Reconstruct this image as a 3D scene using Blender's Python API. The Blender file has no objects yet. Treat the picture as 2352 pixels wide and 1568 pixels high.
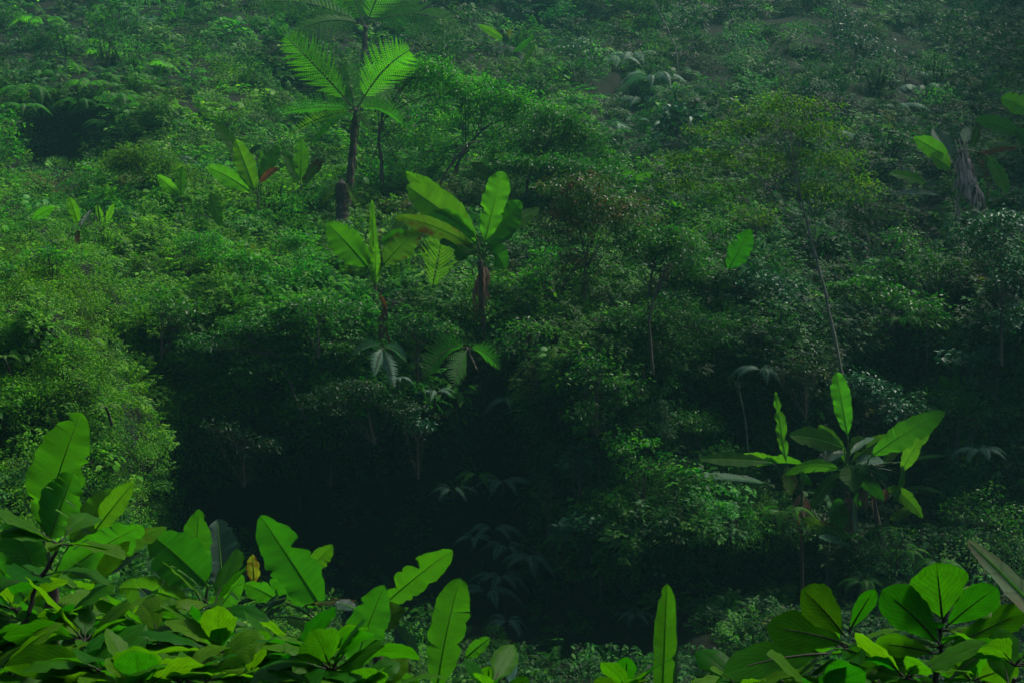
import bpy, math, numpy as np
from mathutils import Vector
rng = np.random.default_rng(11)
F, U0, V0 = 3231.0, 1176.0, 784.0
PITCH = math.radians(-3.0)
SC = bpy.context.scene
COL = SC.collection
A = np.array

def P(u, v, d):
    """a point d metres ahead of the camera, in the direction of photograph position (u, v) on a 2352 x 1568 grid"""
    u, v, d = np.broadcast_arrays(np.asarray(u, float), np.asarray(v, float), np.asarray(d, float))
    x = (u - U0) / F * d; z = (V0 - v) / F * d
    c, s = math.cos(PITCH), math.sin(PITCH)
    return np.stack([x, d * c - z * s, d * s + z * c], -1)

# ------------------------------------------------------------------ terrain
def ss(a, b, x):
    t = np.clip((np.asarray(x, float) - a) / (b - a), 0, 1); return t * t * (3 - 2 * t)
def wnoise(seed, lam, n=14):
    r = np.random.default_rng(seed)
    k = r.normal(size=(n, 3)); k /= np.linalg.norm(k, axis=1)[:, None]
    k *= (2 * math.pi / lam) * r.uniform(.6, 1.6, (n, 1)); ph = r.uniform(0, 7, n)
    return lambda p: np.sin(np.asarray(p) @ k.T + ph).sum(-1) / math.sqrt(n)
_n1, _n2, _n3 = wnoise(1, 9), wnoise(2, 3.2), wnoise(3, 1.1)
DV = A([-450, -200, 0, 250, 500, 650, 784, 950, 1100, 1300, 1568, 1750, 2000, 2300, 3000, 6000.])
DD = A([215, 180, 142, 98, 67, 56, 50, 49, 48.5, 45, 37, 31, 21, 12, 5, 2.0])
def gb(u, v, cu, cv, su, sv, a, rot=0):
    du, dv = u - cu, v - cv
    if rot:
        c, s = math.cos(math.radians(rot)), math.sin(math.radians(rot)); du, dv = du * c + dv * s, -du * s + dv * c
    return a * np.exp(-((du / su) ** 2 + (dv / sv) ** 2) / 2)
BUMPS = [(820, 1165, 250, 95, 14), (1130, 1060, 70, 110, 9), (580, 1190, 150, 80, 8), (900, 1365, 280, 75, 9), (1330, 1450, 170, 60, 5),
         (1725, 1345, 95, 50, 8), (2070, 862, 75, 30, 6), (125, 345, 85, 50, 20), (700, 215, 50, 34, 18), (1450, 265, 50, 60, 16), (1250, 70, 120, 40, 14), (900, 95, 90, 30, 10),
         (1560, 380, 60, 50, 5), (1650, 930, 100, 30, 4), (2200, 160, 130, 160, 14),
         (1550, 1190, 190, 80, -4), (1690, 760, 300, 70, -1.5), (2340, 640, 110, 150, -9), (230, 200, 170, 60, -9), (2250, 1000, 160, 120, -2),
         (680, 720, 300, 60, -4), (1080, 300, 260, 120, -2), (1380, 900, 110, 120, -3.5), (1380, 1250, 90, 60, -2)]
def D(u, v):
    u = np.asarray(u, float); v = np.asarray(v, float)
    d = sum(np.interp(v + o, DV, DD) for o in (-80, -40, 0, 40, 80)) / 5
    w = ss(-450, -250, v) * (1 - ss(1700, 2000, v))
    for b in BUMPS: d = d + w * gb(u, v, *b)
    edge = 215 + (v - 600) * .33 + 40 * np.sin(v / 70.)                          # the near bank on the left, its rim falling to the right
    d = d - 13 * (1 - ss(edge - 130, edge + 45, u)) * ss(430, 640, v) * (1 - ss(1500, 1900, v))
    d = d - 5 * (1 - ss(-20, 60, u)) * ss(200, 330, v) * (1 - ss(430, 640, v))
    d = d * (1 - .30 * ss(2500, 4200, u) * (1 - ss(1800, 2500, v)) - .35 * (1 - ss(-1500, -150, u)) * (1 - ss(1800, 2500, v)))  # unseen valley sides drawn nearer to darken the slope
    p = P(u, v, d)
    a = np.clip(d / 45, .1, 1.3)
    d = d + a * (.9 * _n1(p) + .55 * _n2(p)) + .12 * a * _n3(p)
    return np.maximum(d, 1.6)
def ground_v(u, v0, d):
    """walk down from (u, v0) at distance d until the ground"""
    for v in range(int(v0), 5200, 6):
        if float(D(u, v)) <= d + .05: return v
    return 5200
def slope(u, v, off=0.0):
    return P(u, v, D(u, v) - off)

# ------------------------------------------------------------------ objects
def tag(o, label=None, cat=None, group=None, kind=None):
    if label: o['label'] = label
    if cat: o['category'] = cat
    if group: o['group'] = group
    if kind: o['kind'] = kind
    return o
def thing(name, loc, label, cat, group=None):
    o = bpy.data.objects.new(name, None); COL.objects.link(o)
    o.location = loc; o.empty_display_size = .2
    return tag(o, label, cat, group)

class MB:
    def __init__(s): s.v = []; s.f3 = []; s.f4 = []; s.st = []; s.n = 0
    def add(s, v, f3=None, f4=None, st=None):
        v = np.asarray(v, float).reshape(-1, 3)
        s.v.append(v)
        s.st.append(np.zeros((len(v), 3)) if st is None else np.asarray(st, float).reshape(-1, 3))
        if f3 is not None and len(f3): s.f3.append(np.asarray(f3).reshape(-1, 3) + s.n)
        if f4 is not None and len(f4): s.f4.append(np.asarray(f4).reshape(-1, 4) + s.n)
        s.n += len(v)
    def mesh(s, name, mat, origin=(0, 0, 0), smooth=False):
        v = np.concatenate(s.v) - np.asarray(origin, float); st = np.concatenate(s.st)
        f3 = np.concatenate(s.f3) if s.f3 else np.zeros((0, 3), int)
        f4 = np.concatenate(s.f4) if s.f4 else np.zeros((0, 4), int)
        m = bpy.data.meshes.new(name)
        m.vertices.add(len(v)); m.vertices.foreach_set('co', v.astype(np.float32).ravel())
        loops = np.concatenate([f3.ravel(), f4.ravel()]).astype(np.int32)
        m.loops.add(len(loops)); m.loops.foreach_set('vertex_index', loops)
        tot = np.concatenate([np.full(len(f3), 3), np.full(len(f4), 4)]).astype(np.int32)
        m.polygons.add(len(tot)); m.polygons.foreach_set('loop_start', (np.cumsum(tot) - tot).astype(np.int32))
        if smooth: m.polygons.foreach_set('use_smooth', np.ones(len(tot), bool))
        m.update(calc_edges=True)
        at = m.attributes.new('st', 'FLOAT_VECTOR', 'POINT'); at.data.foreach_set('vector', st.astype(np.float32).ravel())
        m.materials.append(mat); m.validate()
        return m
    def build(s, name, mat, parent=None, smooth=False):
        o0 = parent
        org = A([0., 0, 0])
        while o0 is not None: org = org + A(o0.location); o0 = o0.parent
        o = bpy.data.objects.new(name, s.mesh(name, mat, org, smooth)); COL.objects.link(o)
        o.parent = parent
        return o

def unit(a): return a / np.maximum(np.linalg.norm(a, axis=-1, keepdims=True), 1e-9)
def bez(a, m, b, n):
    t = np.linspace(0, 1, n)[:, None]; return (1 - t) ** 2 * A(a) + 2 * t * (1 - t) * A(m) + t * t * A(b)
def wiggle(p, amp, r=None):
    r = r or rng
    n = len(p); w = r.normal(size=(n, 3)); w = (w + np.roll(w, 1, 0) + np.roll(w, -1, 0)) / 2
    w[0] = 0; return p + w * amp * np.minimum(1, np.linspace(0, 3, n))[:, None]
def tube(mb, path, r0, r1, k=6, z=0., knob=0.):
    path = np.asarray(path, float); n = len(path)
    t = unit(np.gradient(path, axis=0)); ref = A([.31, .17, .93])
    a = unit(np.cross(t, ref)); b = np.cross(t, a)
    rad = np.linspace(r0, r1, n)
    if knob: rad = rad * (1 + knob * rng.normal(size=n))
    th = np.linspace(0, 2 * math.pi, k, endpoint=False)
    R = rad[:, None, None] * (1 + (knob * .5 * rng.normal(size=(n, k, 1)) if knob else 0))
    v = path[:, None] + R * (np.cos(th)[None, :, None] * a[:, None] + np.sin(th)[None, :, None] * b[:, None])
    i, j = np.meshgrid(np.arange(n - 1), np.arange(k), indexing='ij'); j2 = (j + 1) % k
    f = np.stack([i * k + j, i * k + j2, (i + 1) * k + j2, (i + 1) * k + j], -1)
    st = np.zeros((n, k, 3)); st[..., 0] = np.linspace(0, 1, n)[:, None]; st[..., 1] = th / 6.283; st[..., 2] = z
    mb.add(v.reshape(-1, 3), f4=f.reshape(-1, 4), st=st)
    mb.add(np.concatenate([v[-1], path[-1:] + t[-1] * r1]), f3=[[q, (q + 1) % k, k] for q in range(k)])

def leaves(mb, base, dirn, nrm, L, W, droop=.15, fold=.18, var=None, wide=.45):
    """many small pointed leaves, each folded along its midrib and drooping"""
    base = np.asarray(base, float); n = len(base)
    dirn = unit(np.asarray(dirn, float)); nrm = np.asarray(nrm, float)
    side = unit(np.cross(dirn, nrm)); nn = np.cross(side, dirn)
    L = np.broadcast_to(L, n)[:, None]; W = np.broadcast_to(W, n)[:, None] / 2
    var = rng.uniform(0, 1, n) if var is None else np.broadcast_to(var, n)
    m = base + dirn * L * wide - nn * W * fold; tip = base + dirn * L - nn * L * droop
    l = base + dirn * L * wide + side * W + nn * W * fold; r = base + dirn * L * wide - side * W + nn * W * fold
    m2 = base + dirn * L * .8 - nn * (W * fold * .6 + L * droop * .5)
    l2 = m2 + side * W * .55 + nn * W * fold * .6; r2 = m2 - side * W * .55 + nn * W * fold * .6
    v = np.stack([base, m, l, r, m2, l2, r2, tip], 1)
    st = np.zeros((n, 8, 3)); st[..., 0] = [0, wide, wide, wide, .8, .8, .8, 1]; st[..., 1] = [0, 0, 1, -1, 0, .6, -.6, 0]; st[..., 2] = var[:, None]
    o = np.arange(n)[:, None] * 8
    f3 = np.concatenate([o + q for q in ([0, 1, 2], [0, 3, 1], [5, 4, 7], [4, 6, 7])])
    f4 = np.concatenate([o + q for q in ([1, 4, 5, 2], [1, 3, 6, 4])])
    mb.add(v.reshape(-1, 3), f3, f4, st)
def leaves_lo(mb, base, dirn, nrm, L, W, droop=.15, fold=.18, var=None, wide=.45):
    base = np.asarray(base, float); n = len(base)
    dirn = unit(np.asarray(dirn, float)); nrm = np.asarray(nrm, float)
    side = unit(np.cross(dirn, nrm)); nn = np.cross(side, dirn)
    L = np.broadcast_to(L, n)[:, None]; W = np.broadcast_to(W, n)[:, None] / 2
    var = rng.uniform(0, 1, n) if var is None else np.broadcast_to(var, n)
    m = base + dirn * L * wide - nn * W * fold; tip = base + dirn * L - nn * L * droop
    l = base + dirn * L * wide + side * W + nn * W * fold; r = base + dirn * L * wide - side * W + nn * W * fold
    v = np.stack([base, m, l, r, tip], 1)
    st = np.zeros((n, 5, 3)); st[..., 0] = [0, wide, wide, wide, 1]; st[..., 1] = [0, 0, 1, -1, 0]; st[..., 2] = var[:, None]
    o = np.arange(n)[:, None] * 5
    mb.add(v.reshape(-1, 3), np.concatenate([o + q for q in ([0, 1, 2], [0, 3, 1], [1, 4, 2], [3, 4, 1])]), None, st)
def rdir(n, up=0., r=None):
    r = r or rng
    v = r.normal(size=(n, 3)); v = unit(v); v[:, 2] += up; return unit(v)

# ------------------------------------------------------------------ fronds
def frames(path, mode='up', roll=0.):
    T = unit(np.gradient(path, axis=0))
    ref = A([0, -1., 0]) if mode == 'view' else A([0, 0, 1.])
    S = unit(np.cross(T, ref)); N = np.cross(S, T)
    r = np.asarray(roll, float); c, s = np.cos(r), np.sin(r)
    if c.ndim: c, s = c[:, None], s[:, None]
    return T, S * c + N * s, N * c - S * s
def frond(mb, path, plen, npair, mode='up', roll=0., bip=0, droop=.25, ang=62, bare=.12, vari=.5, wr=None, rib=None, rr=.012, shape=.8):
    """a fern frond: pairs of pinnae along a curved rib, plain or set with pinnules"""
    T, S, N = frames(path, mode, roll); n = len(path)
    s = np.linspace(bare, .995, npair); x = s * (n - 1)
    I = lambda a: np.stack([np.interp(x, np.arange(n), a[:, q]) for q in range(3)], -1)
    p, t, sd, nn = I(path), unit(I(T)), unit(I(S)), unit(I(N))
    q = (s - bare) / (1 - bare)
    L = plen * (np.minimum(1, .35 + 2.2 * q) * np.clip(1 - q ** 2.2, .04, 1) ** shape)
    gap = np.linalg.norm(path[1:] - path[:-1], axis=1).sum() * (1 - bare) / npair
    a = math.radians(ang)
    for sg in (-1, 1):
        d = unit(sd * sg * math.sin(a) + t * math.cos(a) - nn * droop * .5 + rng.normal(size=p.shape) * .05)
        LL = L * rng.uniform(.88, 1.08, npair)
        if not bip:
            leaves_lo(mb, p, d, nn, LL, gap * (wr or .95), droop, .1, vari + rng.uniform(-.2, .2, npair), .3)
        else:
            fr = np.linspace(.06, .97, bip)
            dd = unit(d[:, None] - nn[:, None] * (fr[None, :, None] * droop))
            c = p[:, None] + dd * (LL[:, None] * fr)[..., None]
            lw = (LL / bip)[:, None] * np.ones(bip)
            ax = unit(np.cross(d, nn))
            for s2 in (-1, 1):
                pd = unit(ax[:, None] * s2 + d[:, None] * .45 + 0 * c)
                pl = np.minimum(LL[:, None] * .22, gap * .70) * np.clip(1 - (fr * .97) ** 1.8, .1, 1)[None, :]
                leaves_lo(mb, c.reshape(-1, 3), pd.reshape(-1, 3), np.repeat(nn, bip, 0), pl.ravel(), (lw * 1.05).ravel(), .15, .05,
                          np.clip(vari + rng.uniform(-.15, .15, npair * bip), 0, 1), .35)
    if rib is not None: tube(rib, path, rr, rr * .3, 5)

# ------------------------------------------------------------------ broad blades
def blade(mb, path, width, mode='view', roll=0., fold=.15, wave=.03, tears=(), nt=5, prof='banana', curl=0., var=.5, notch=None, gap=.35, r=None):
    """one large leaf blade along a curve, each half a sheet, torn across where asked; tears: (side, s)"""
    r = r or rng
    path = np.asarray(path, float); n = len(path)
    if np.ndim(roll) == 0 and isinstance(roll, (int, float)): roll = np.full(n, math.radians(roll))
    T, S, N = frames(path, mode, roll)
    Ltot = np.linalg.norm(np.diff(path, axis=0), axis=1).sum()
    def w(s):
        if prof == 'banana': return np.clip(np.sin(np.pi * np.clip(s, 0, 1) ** .92), 0, 1) ** .62 * (1 - .12 * s)
        if prof == 'blunt': return (1 - np.exp(-s * 7)) * np.clip(1 - np.clip((s - .35) / .65, 0, 1) ** 5, 0, 1) ** .6 * (.86 + .14 * np.sin(3.1 * s))
        if prof == 'ellip': return np.clip(np.sin(np.pi * np.clip(s, 0, 1) ** 1.08), 0, 1) ** .85
        if prof == 'oval': return np.sqrt(np.clip(np.sin(np.pi * np.clip(s, 0, 1) ** .9), 0, 1)) * (.82 + .18 * np.sin(np.pi * s))
        if prof == 'obovate': return np.clip(np.sin(np.pi * np.clip(s, 0, 1) ** 1.35), 0, 1) ** .62
        if prof == 'heart': return np.clip(1 - s, 0, 1) ** .6 * np.clip(s * 9 + .15, 0, 1) ** .6
        if prof == 'strap': return (1 - np.exp(-s * 9)) * np.clip(1 - s, 0, 1) ** .45
        if prof == 'hang': return (1 - np.exp(-s * 6)) * np.clip(1 - s, 0, 1) ** .35
    ph = r.uniform(0, 6, 4)
    for sg in (-1, 1):
        cuts = [0.] + sorted(s for (q, s) in tears if q == sg) + [1.]
        for i in range(len(cuts) - 1):
            a, b = cuts[i], cuts[i + 1]
            m = max(3, int(round((b - a) * (n - 1) * 1.6)) + 1)
            s = np.linspace(a, b, m); tt = np.linspace(0, 1, nt + 1)
            sv, tv = np.meshgrid(s, tt, indexing='ij')
            mid = (a + b) / 2; g = gap * r.uniform(.4, 1.3) * min(.5, .03 / max(b - a, .03)) if len(cuts) > 2 else 0
            sh = mid + (sv - mid) * (1 - g * tv ** 1.2) + (.10 if prof != 'heart' else -.12) * tv ** 1.5 * (1 - sv) * (0.5 + sv)
            sh = np.clip(sh, 0, 1) if prof != 'heart' else np.clip(sh, -.2, 1)
            x = np.clip(sh, 0, 1) * (n - 1)
            I = lambda c: np.stack([np.interp(x, np.arange(n), c[:, q]) for q in range(3)], -1)
            p, t_, sd, nn = I(path), I(T), unit(I(S)), unit(I(N))
            if prof == 'heart': p = p + t_ * (np.minimum(sh, 0) * Ltot)[..., None]
            ww = width / 2 * w(sv) * (1 + .05 * np.sin(sv * 17 + ph[0] + sg) + .035 * np.sin(sv * 41 + ph[1] * sg) + (.02 * np.sin(sv * 97 + ph[2]) if prof in ('banana', 'blunt') else 0))
            if notch is not None:
                for (q, s0, dep, wd) in notch:
                    if q == sg: ww = ww * (1 - dep * np.exp(-((sv - s0) / wd) ** 2))
            dr = r.uniform(-.12, .12) if len(cuts) > 2 else 0
            lift = fold * tv * ww + (dr - curl) * tv ** 2 * ww + wave * width * tv ** 1.5 * (np.sin(sv * 21 + ph[2] * sg) * .6 + np.sin(sv * 47 + ph[3]) * .4)
            v = p + sd * sg * (ww * tv)[..., None] + nn * lift[..., None]
            st = np.stack([sv, sg * tv, np.full_like(sv, var)], -1)
            k = nt + 1
            ii, jj = np.meshgrid(np.arange(m - 1), np.arange(nt), indexing='ij')
            f = np.stack([ii * k + jj, (ii + 1) * k + jj, (ii + 1) * k + jj + 1, ii * k + jj + 1], -1).reshape(-1, 4)
            if sg < 0: f = f[:, ::-1]
            mb.add(v.reshape(-1, 3), f4=f, st=st.reshape(-1, 3))
SKY, SUN, SUN_ANG, SUN_EL, SUN_AZ, EXPO, HAZE = .09, 3.7, 14., 60., 62., .38, .00046
# ------------------------------------------------------------------ materials
def nodes(name):
    m = bpy.data.materials.new(name); m.use_nodes = True
    nt = m.node_tree; nt.nodes.clear()
    return m, nt
def nn_(nt, typ, **kw):
    n = nt.nodes.new(typ)
    for k, v in kw.items():
        if k.startswith('_'): setattr(n, k[1:], v)
        else: n.inputs[k].default_value = v
    return n
def math_(nt, op, a, b=None, c=None):
    n = nt.nodes.new('ShaderNodeMath'); n.operation = op
    for i, x in enumerate((a, b, c)):
        if x is None: continue
        if isinstance(x, (int, float)): n.inputs[i].default_value = x
        else: nt.links.new(x, n.inputs[i])
    return n.outputs[0]
def mixc(nt, fac, a, b, mode='MIX'):
    n = nt.nodes.new('ShaderNodeMix'); n.data_type = 'RGBA'; n.blend_type = mode
    for i, x in ((0, fac), (6, a), (7, b)):
        if isinstance(x, (int, float)): n.inputs[i].default_value = x
        elif isinstance(x, tuple): n.inputs[i].default_value = (*x, 1)[:4]
        else: nt.links.new(x, n.inputs[i])
    return n.outputs[2]
def leafmat(name, col, trans, tmix=.5, rough=.42, spec=.5, inst=False, vein=None, spread=.35, blotch=None, coat=0., bump=.0):
    m, nt = nodes(name); L = nt.links.new
    out = nn_(nt, 'ShaderNodeOutputMaterial')
    at = nn_(nt, 'ShaderNodeAttribute', _attribute_name='st')
    sp = nn_(nt, 'ShaderNodeSeparateXYZ'); L(at.outputs['Vector'], sp.inputs[0])
    s, t, var = sp.outputs
    tc = nn_(nt, 'ShaderNodeTexCoord')
    ns = nn_(nt, 'ShaderNodeTexNoise', Scale=2.2 if vein else 1.3, Detail=3.0); L(tc.outputs['Object'], ns.inputs['Vector'])
    v1 = math_(nt, 'MULTIPLY_ADD', var, spread * 2, 1 - spread)                       # brightness per leaf
    v2 = math_(nt, 'MULTIPLY_ADD', ns.outputs['Fac'], .5, .75)
    val = math_(nt, 'MULTIPLY', v1, v2)
    if vein:                                                                       # banding between the ribs, mottling of the blade
        cb = nn_(nt, 'ShaderNodeCombineXYZ'); big = vein[0] > 20
        L(math_(nt, 'MULTIPLY', s, 34.0 if big else 5.0), cb.inputs[0]); L(math_(nt, 'MULTIPLY', t, 1.2 if big else 4.0), cb.inputs[1]); L(math_(nt, 'MULTIPLY', var, 91.0), cb.inputs[2])
        nb = nn_(nt, 'ShaderNodeTexNoise', Scale=1.0, Detail=4.0, Roughness=.65); L(cb.outputs[0], nb.inputs['Vector'])
        val = math_(nt, 'MULTIPLY', val, math_(nt, 'MULTIPLY_ADD', nb.outputs['Fac'], 1.3, .35))
    hue = math_(nt, 'MULTIPLY_ADD', var, -.05, .525)
    def hsv(c):
        h = nn_(nt, 'ShaderNodeHueSaturation', Saturation=1.0)
        if isinstance(c, tuple): h.inputs['Color'].default_value = (*c, 1)
        else: L(c, h.inputs['Color'])
        L(hue, h.inputs['Hue']); L(val, h.inputs['Value']); return h.outputs[0]
    c1, c2 = col, trans
    if inst:
        ti = nn_(nt, 'ShaderNodeAttribute', _attribute_name='tint', _attribute_type='INSTANCER')
        c1 = mixc(nt, 1.0, col, ti.outputs['Color'], 'MULTIPLY'); c2 = mixc(nt, 1.0, trans, ti.outputs['Color'], 'MULTIPLY')
    c1, c2 = hsv(c1), hsv(c2)
    if vein:
        nv, kv, lighter = vein
        ab = math_(nt, 'ABSOLUTE', t)
        w = math_(nt, 'MULTIPLY_ADD', ab, -kv, s)
        sn = math_(nt, 'SINE', math_(nt, 'MULTIPLY', w, nv * 6.2832))
        rib = math_(nt, 'GREATER_THAN', sn, .9) if nv < 20 else math_(nt, 'MULTIPLY_ADD', sn, .5, .5)
        mid = math_(nt, 'LESS_THAN', ab, .022 if nv < 20 else .05)
        f = math_(nt, 'MAXIMUM', math_(nt, 'MULTIPLY', rib, .65 if nv < 20 else .16), math_(nt, 'MULTIPLY', mid, .55))
        vc = lighter
        c1 = mixc(nt, f, c1, vc); c2 = mixc(nt, f, c2, vc)
    if blotch:
        n2 = nn_(nt, 'ShaderNodeTexNoise', Scale=blotch[3], Detail=5.0); L(tc.outputs['Object'], n2.inputs['Vector'])
        ed = math_(nt, 'MULTIPLY_ADD', math_(nt, 'ABSOLUTE', t), .12, n2.outputs['Fac'])
        f = nn_(nt, 'ShaderNodeMapRange'); f.inputs['From Min'].default_value = blotch[1]; f.inputs['From Max'].default_value = blotch[2]; L(ed, f.inputs['Value'])
        c1 = mixc(nt, f.outputs[0], c1, blotch[0]); c2 = mixc(nt, f.outputs[0], c2, blotch[0])
    pb = nn_(nt, 'ShaderNodeBsdfPrincipled', Roughness=rough); pb.inputs['Specular IOR Level'].default_value = spec
    L(c1, pb.inputs['Base Color'])
    tr = nn_(nt, 'ShaderNodeBsdfTranslucent'); L(c2, tr.inputs['Color'])
    if vein and bump:
        bp = nn_(nt, 'ShaderNodeBump', Strength=bump, Distance=.02); L(f_ if False else sn, bp.inputs['Height']); L(bp.outputs[0], pb.inputs['Normal'])
    mx = nn_(nt, 'ShaderNodeMixShader', Fac=tmix); L(pb.outputs[0], mx.inputs[1]); L(tr.outputs[0], mx.inputs[2])
    L(mx.outputs[0], out.inputs['Surface'])
    return m
def barkmat(name, c1, c2, scale=8., stretch=.25, rough=.85):
    m, nt = nodes(name); L = nt.links.new
    out = nn_(nt, 'ShaderNodeOutputMaterial'); tc = nn_(nt, 'ShaderNodeTexCoord')
    mp = nn_(nt, 'ShaderNodeMapping'); mp.inputs['Scale'].default_value = (1, 1, stretch); L(tc.outputs['Object'], mp.inputs[0])
    ns = nn_(nt, 'ShaderNodeTexNoise', Scale=scale, Detail=6.0, Roughness=.7); L(mp.outputs[0], ns.inputs['Vector'])
    mr = nn_(nt, 'ShaderNodeMapRange'); mr.inputs['From Min'].default_value = .35; mr.inputs['From Max'].default_value = .68; L(ns.outputs['Fac'], mr.inputs['Value'])
    pb = nn_(nt, 'ShaderNodeBsdfPrincipled', Roughness=rough)
    L(mixc(nt, mr.outputs[0], c1, c2), pb.inputs['Base Color'])
    bp = nn_(nt, 'ShaderNodeBump', Strength=.6, Distance=.03); L(ns.outputs['Fac'], bp.inputs['Height']); L(bp.outputs[0], pb.inputs['Normal'])
    L(pb.outputs[0], out.inputs['Surface']); return m

M = {}
G = (.020, .085, .008)
M['under'] = leafmat('undergrowth_leaf', (.022, .125, .012), (.030, .22, .006), 0.45, 0.5, 0.12, inst=True, spread=.6)
M['underfern'] = leafmat('undergrowth_fern', (.026, .125, .014), (.035, .22, .006), 0.45, 0.55, 0.12, inst=True, spread=.4)
M['banana'] = leafmat('banana_leaf', (.020, .090, .005), (.040, .235, .0012), 0.66, 0.5, 0.12, vein=(46, .06, (.075, .24, .01)), spread=.25, bump=.25)
M['young'] = leafmat('young_banana_leaf', (.032, .13, .005), (.070, .36, .002), 0.68, 0.5, 0.12, vein=(46, .06, (.17, .42, .03)), spread=.25, bump=.25)
M['glauc'] = leafmat('glaucous_banana_leaf', (.022, .085, .045), (.010, .06, .006), 0.22, 0.5, 0.4, vein=(60, .05, (.07, .16, .08)), spread=.2, bump=.5)
M['browned'] = leafmat('ageing_banana_leaf', (.024, .075, .007), (.040, .15, .003), 0.6, 0.6, 0.08, vein=(46, .06, (.07, .2, .015)), spread=.25, blotch=((.06, .04, .008), .60, .72, 2.2))
M['yellow'] = leafmat('yellowing_leaf', (.09, .17, .007), (.22, .36, .006), .6, .5, .3, vein=(46, .06, (.25, .36, .03)), spread=.2, blotch=((.12, .06, .008), .6, .75, 5.))
M['dead'] = leafmat('dead_leaf', (.085, .060, .038), (.07, .04, .015), .3, .8, .15, vein=(40, .05, (.17, .11, .08)), spread=.4)
M['orange'] = leafmat('orange_dead_leaf', (.17, .075, .025), (.25, .085, .015), .4, .7, .15, vein=(40, .05, (.25, .12, .05)), spread=.3)
M['midrib'] = leafmat('leaf_midrib', (.12, .34, .03), (.22, .62, .02), .6, .45, .35, spread=.1)
M['petiole'] = leafmat('leaf_stalk', (.035, .08, .015), (.02, .07, .006), .1, .5, .3, spread=.1)
M['shrub'] = leafmat('near_shrub_leaf', (.034, .150, .004), (.042, .235, .0008), 0.58, 0.5, 0.10, vein=(9, .45, (.010, .060, .001)), spread=.30)
M['near_grey'] = leafmat('grey_strap_leaf', (.17, .25, .13), (.20, .32, .12), 0.5, 0.6, 0.15, vein=(5, 0, (.12, .18, .09)), spread=.1, blotch=((.17, .14, .08), .55, .75, 3.))
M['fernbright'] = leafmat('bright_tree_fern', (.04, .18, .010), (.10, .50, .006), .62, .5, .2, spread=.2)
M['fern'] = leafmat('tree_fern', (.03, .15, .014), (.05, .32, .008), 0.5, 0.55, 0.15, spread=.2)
M['fernpale'] = leafmat('pale_fern', (.085, .185, .115), (.04, .17, .05), 0.35, 0.55, 0.2, spread=.2)
M['fernyellow'] = leafmat('yellow_green_fern', (.06, .18, .008), (.15, .48, .005), .58, .5, .25, spread=.25)
M['rib'] = barkmat('fern_rib', (.02, .025, .012), (.05, .06, .025), 20.)
M['taro'] = leafmat('taro_leaf', (.03, .13, .06), (.02, .12, .02), .3, .4, .5, vein=(6, .6, (.05, .15, .07)), spread=.2)
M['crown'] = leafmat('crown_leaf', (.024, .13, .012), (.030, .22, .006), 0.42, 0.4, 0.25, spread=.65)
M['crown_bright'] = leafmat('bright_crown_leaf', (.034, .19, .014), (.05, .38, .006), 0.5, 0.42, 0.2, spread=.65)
M['crown_red'] = leafmat('reddish_crown_leaf', (.035, .10, .014), (.045, .15, .006), 0.4, 0.4, 0.3, spread=.7, blotch=((.18, .045, .02), .62, .68, 1.6))
M['crown_olive'] = leafmat('olive_crown_leaf', (.045, .13, .008), (.07, .24, .003), 0.5, 0.5, 0.1, spread=.55)
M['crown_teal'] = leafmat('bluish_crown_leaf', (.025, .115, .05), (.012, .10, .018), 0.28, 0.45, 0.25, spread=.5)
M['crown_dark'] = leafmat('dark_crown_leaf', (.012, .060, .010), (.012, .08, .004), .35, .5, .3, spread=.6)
M['brown'] = leafmat('brown_sheath', (.13, .085, .055), (.10, .05, .02), .3, .8, .15, vein=(30, .05, (.3, .19, .12)), spread=.5)
M['bark'] = barkmat('dark_bark', (.022, .018, .013), (.07, .06, .045))
M['bark_pale'] = barkmat('pale_bark', (.07, .08, .055), (.19, .21, .16))
M['stem'] = barkmat('shrub_stem', (.012, .011, .008), (.03, .028, .018), 30.)
M['fibre'] = barkmat('tree_fern_trunk', (.012, .010, .008), (.07, .06, .045), 9., .12)
M['pseudo'] = barkmat('banana_stem', (.025, .02, .014), (.08, .055, .03), 5., .15)
M['rag'] = leafmat('ragged_sheath', (.36, .29, .25), (.1, .05, .03), .2, .8, .2, spread=.5)
M['straw'] = leafmat('straw_bract', (.5, .36, .16), (.5, .35, .1), .3, .7, .2, spread=.2)
def soil():
    m, nt = nodes('forest_soil'); L = nt.links.new
    out = nn_(nt, 'ShaderNodeOutputMaterial'); tc = nn_(nt, 'ShaderNodeTexCoord')
    n1 = nn_(nt, 'ShaderNodeTexNoise', Scale=.7, Detail=9.0, Roughness=.7); L(tc.outputs['Object'], n1.inputs['Vector'])
    n2 = nn_(nt, 'ShaderNodeTexNoise', Scale=7., Detail=6.0, Roughness=.7); L(tc.outputs['Object'], n2.inputs['Vector'])
    mr = nn_(nt, 'ShaderNodeMapRange'); mr.inputs['From Min'].default_value = .45; mr.inputs['From Max'].default_value = .62; L(n1.outputs['Fac'], mr.inputs['Value'])
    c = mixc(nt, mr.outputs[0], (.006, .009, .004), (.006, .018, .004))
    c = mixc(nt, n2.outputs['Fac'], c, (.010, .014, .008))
    pb = nn_(nt, 'ShaderNodeBsdfPrincipled', Roughness=.95); pb.inputs['Specular IOR Level'].default_value = .15
    L(c, pb.inputs['Base Color'])
    bp = nn_(nt, 'ShaderNodeBump', Strength=.9, Distance=.2); L(n2.outputs['Fac'], bp.inputs['Height']); L(bp.outputs[0], pb.inputs['Normal'])
    L(pb.outputs[0], out.inputs['Surface']); return m
M['soil'] = soil()
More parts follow.
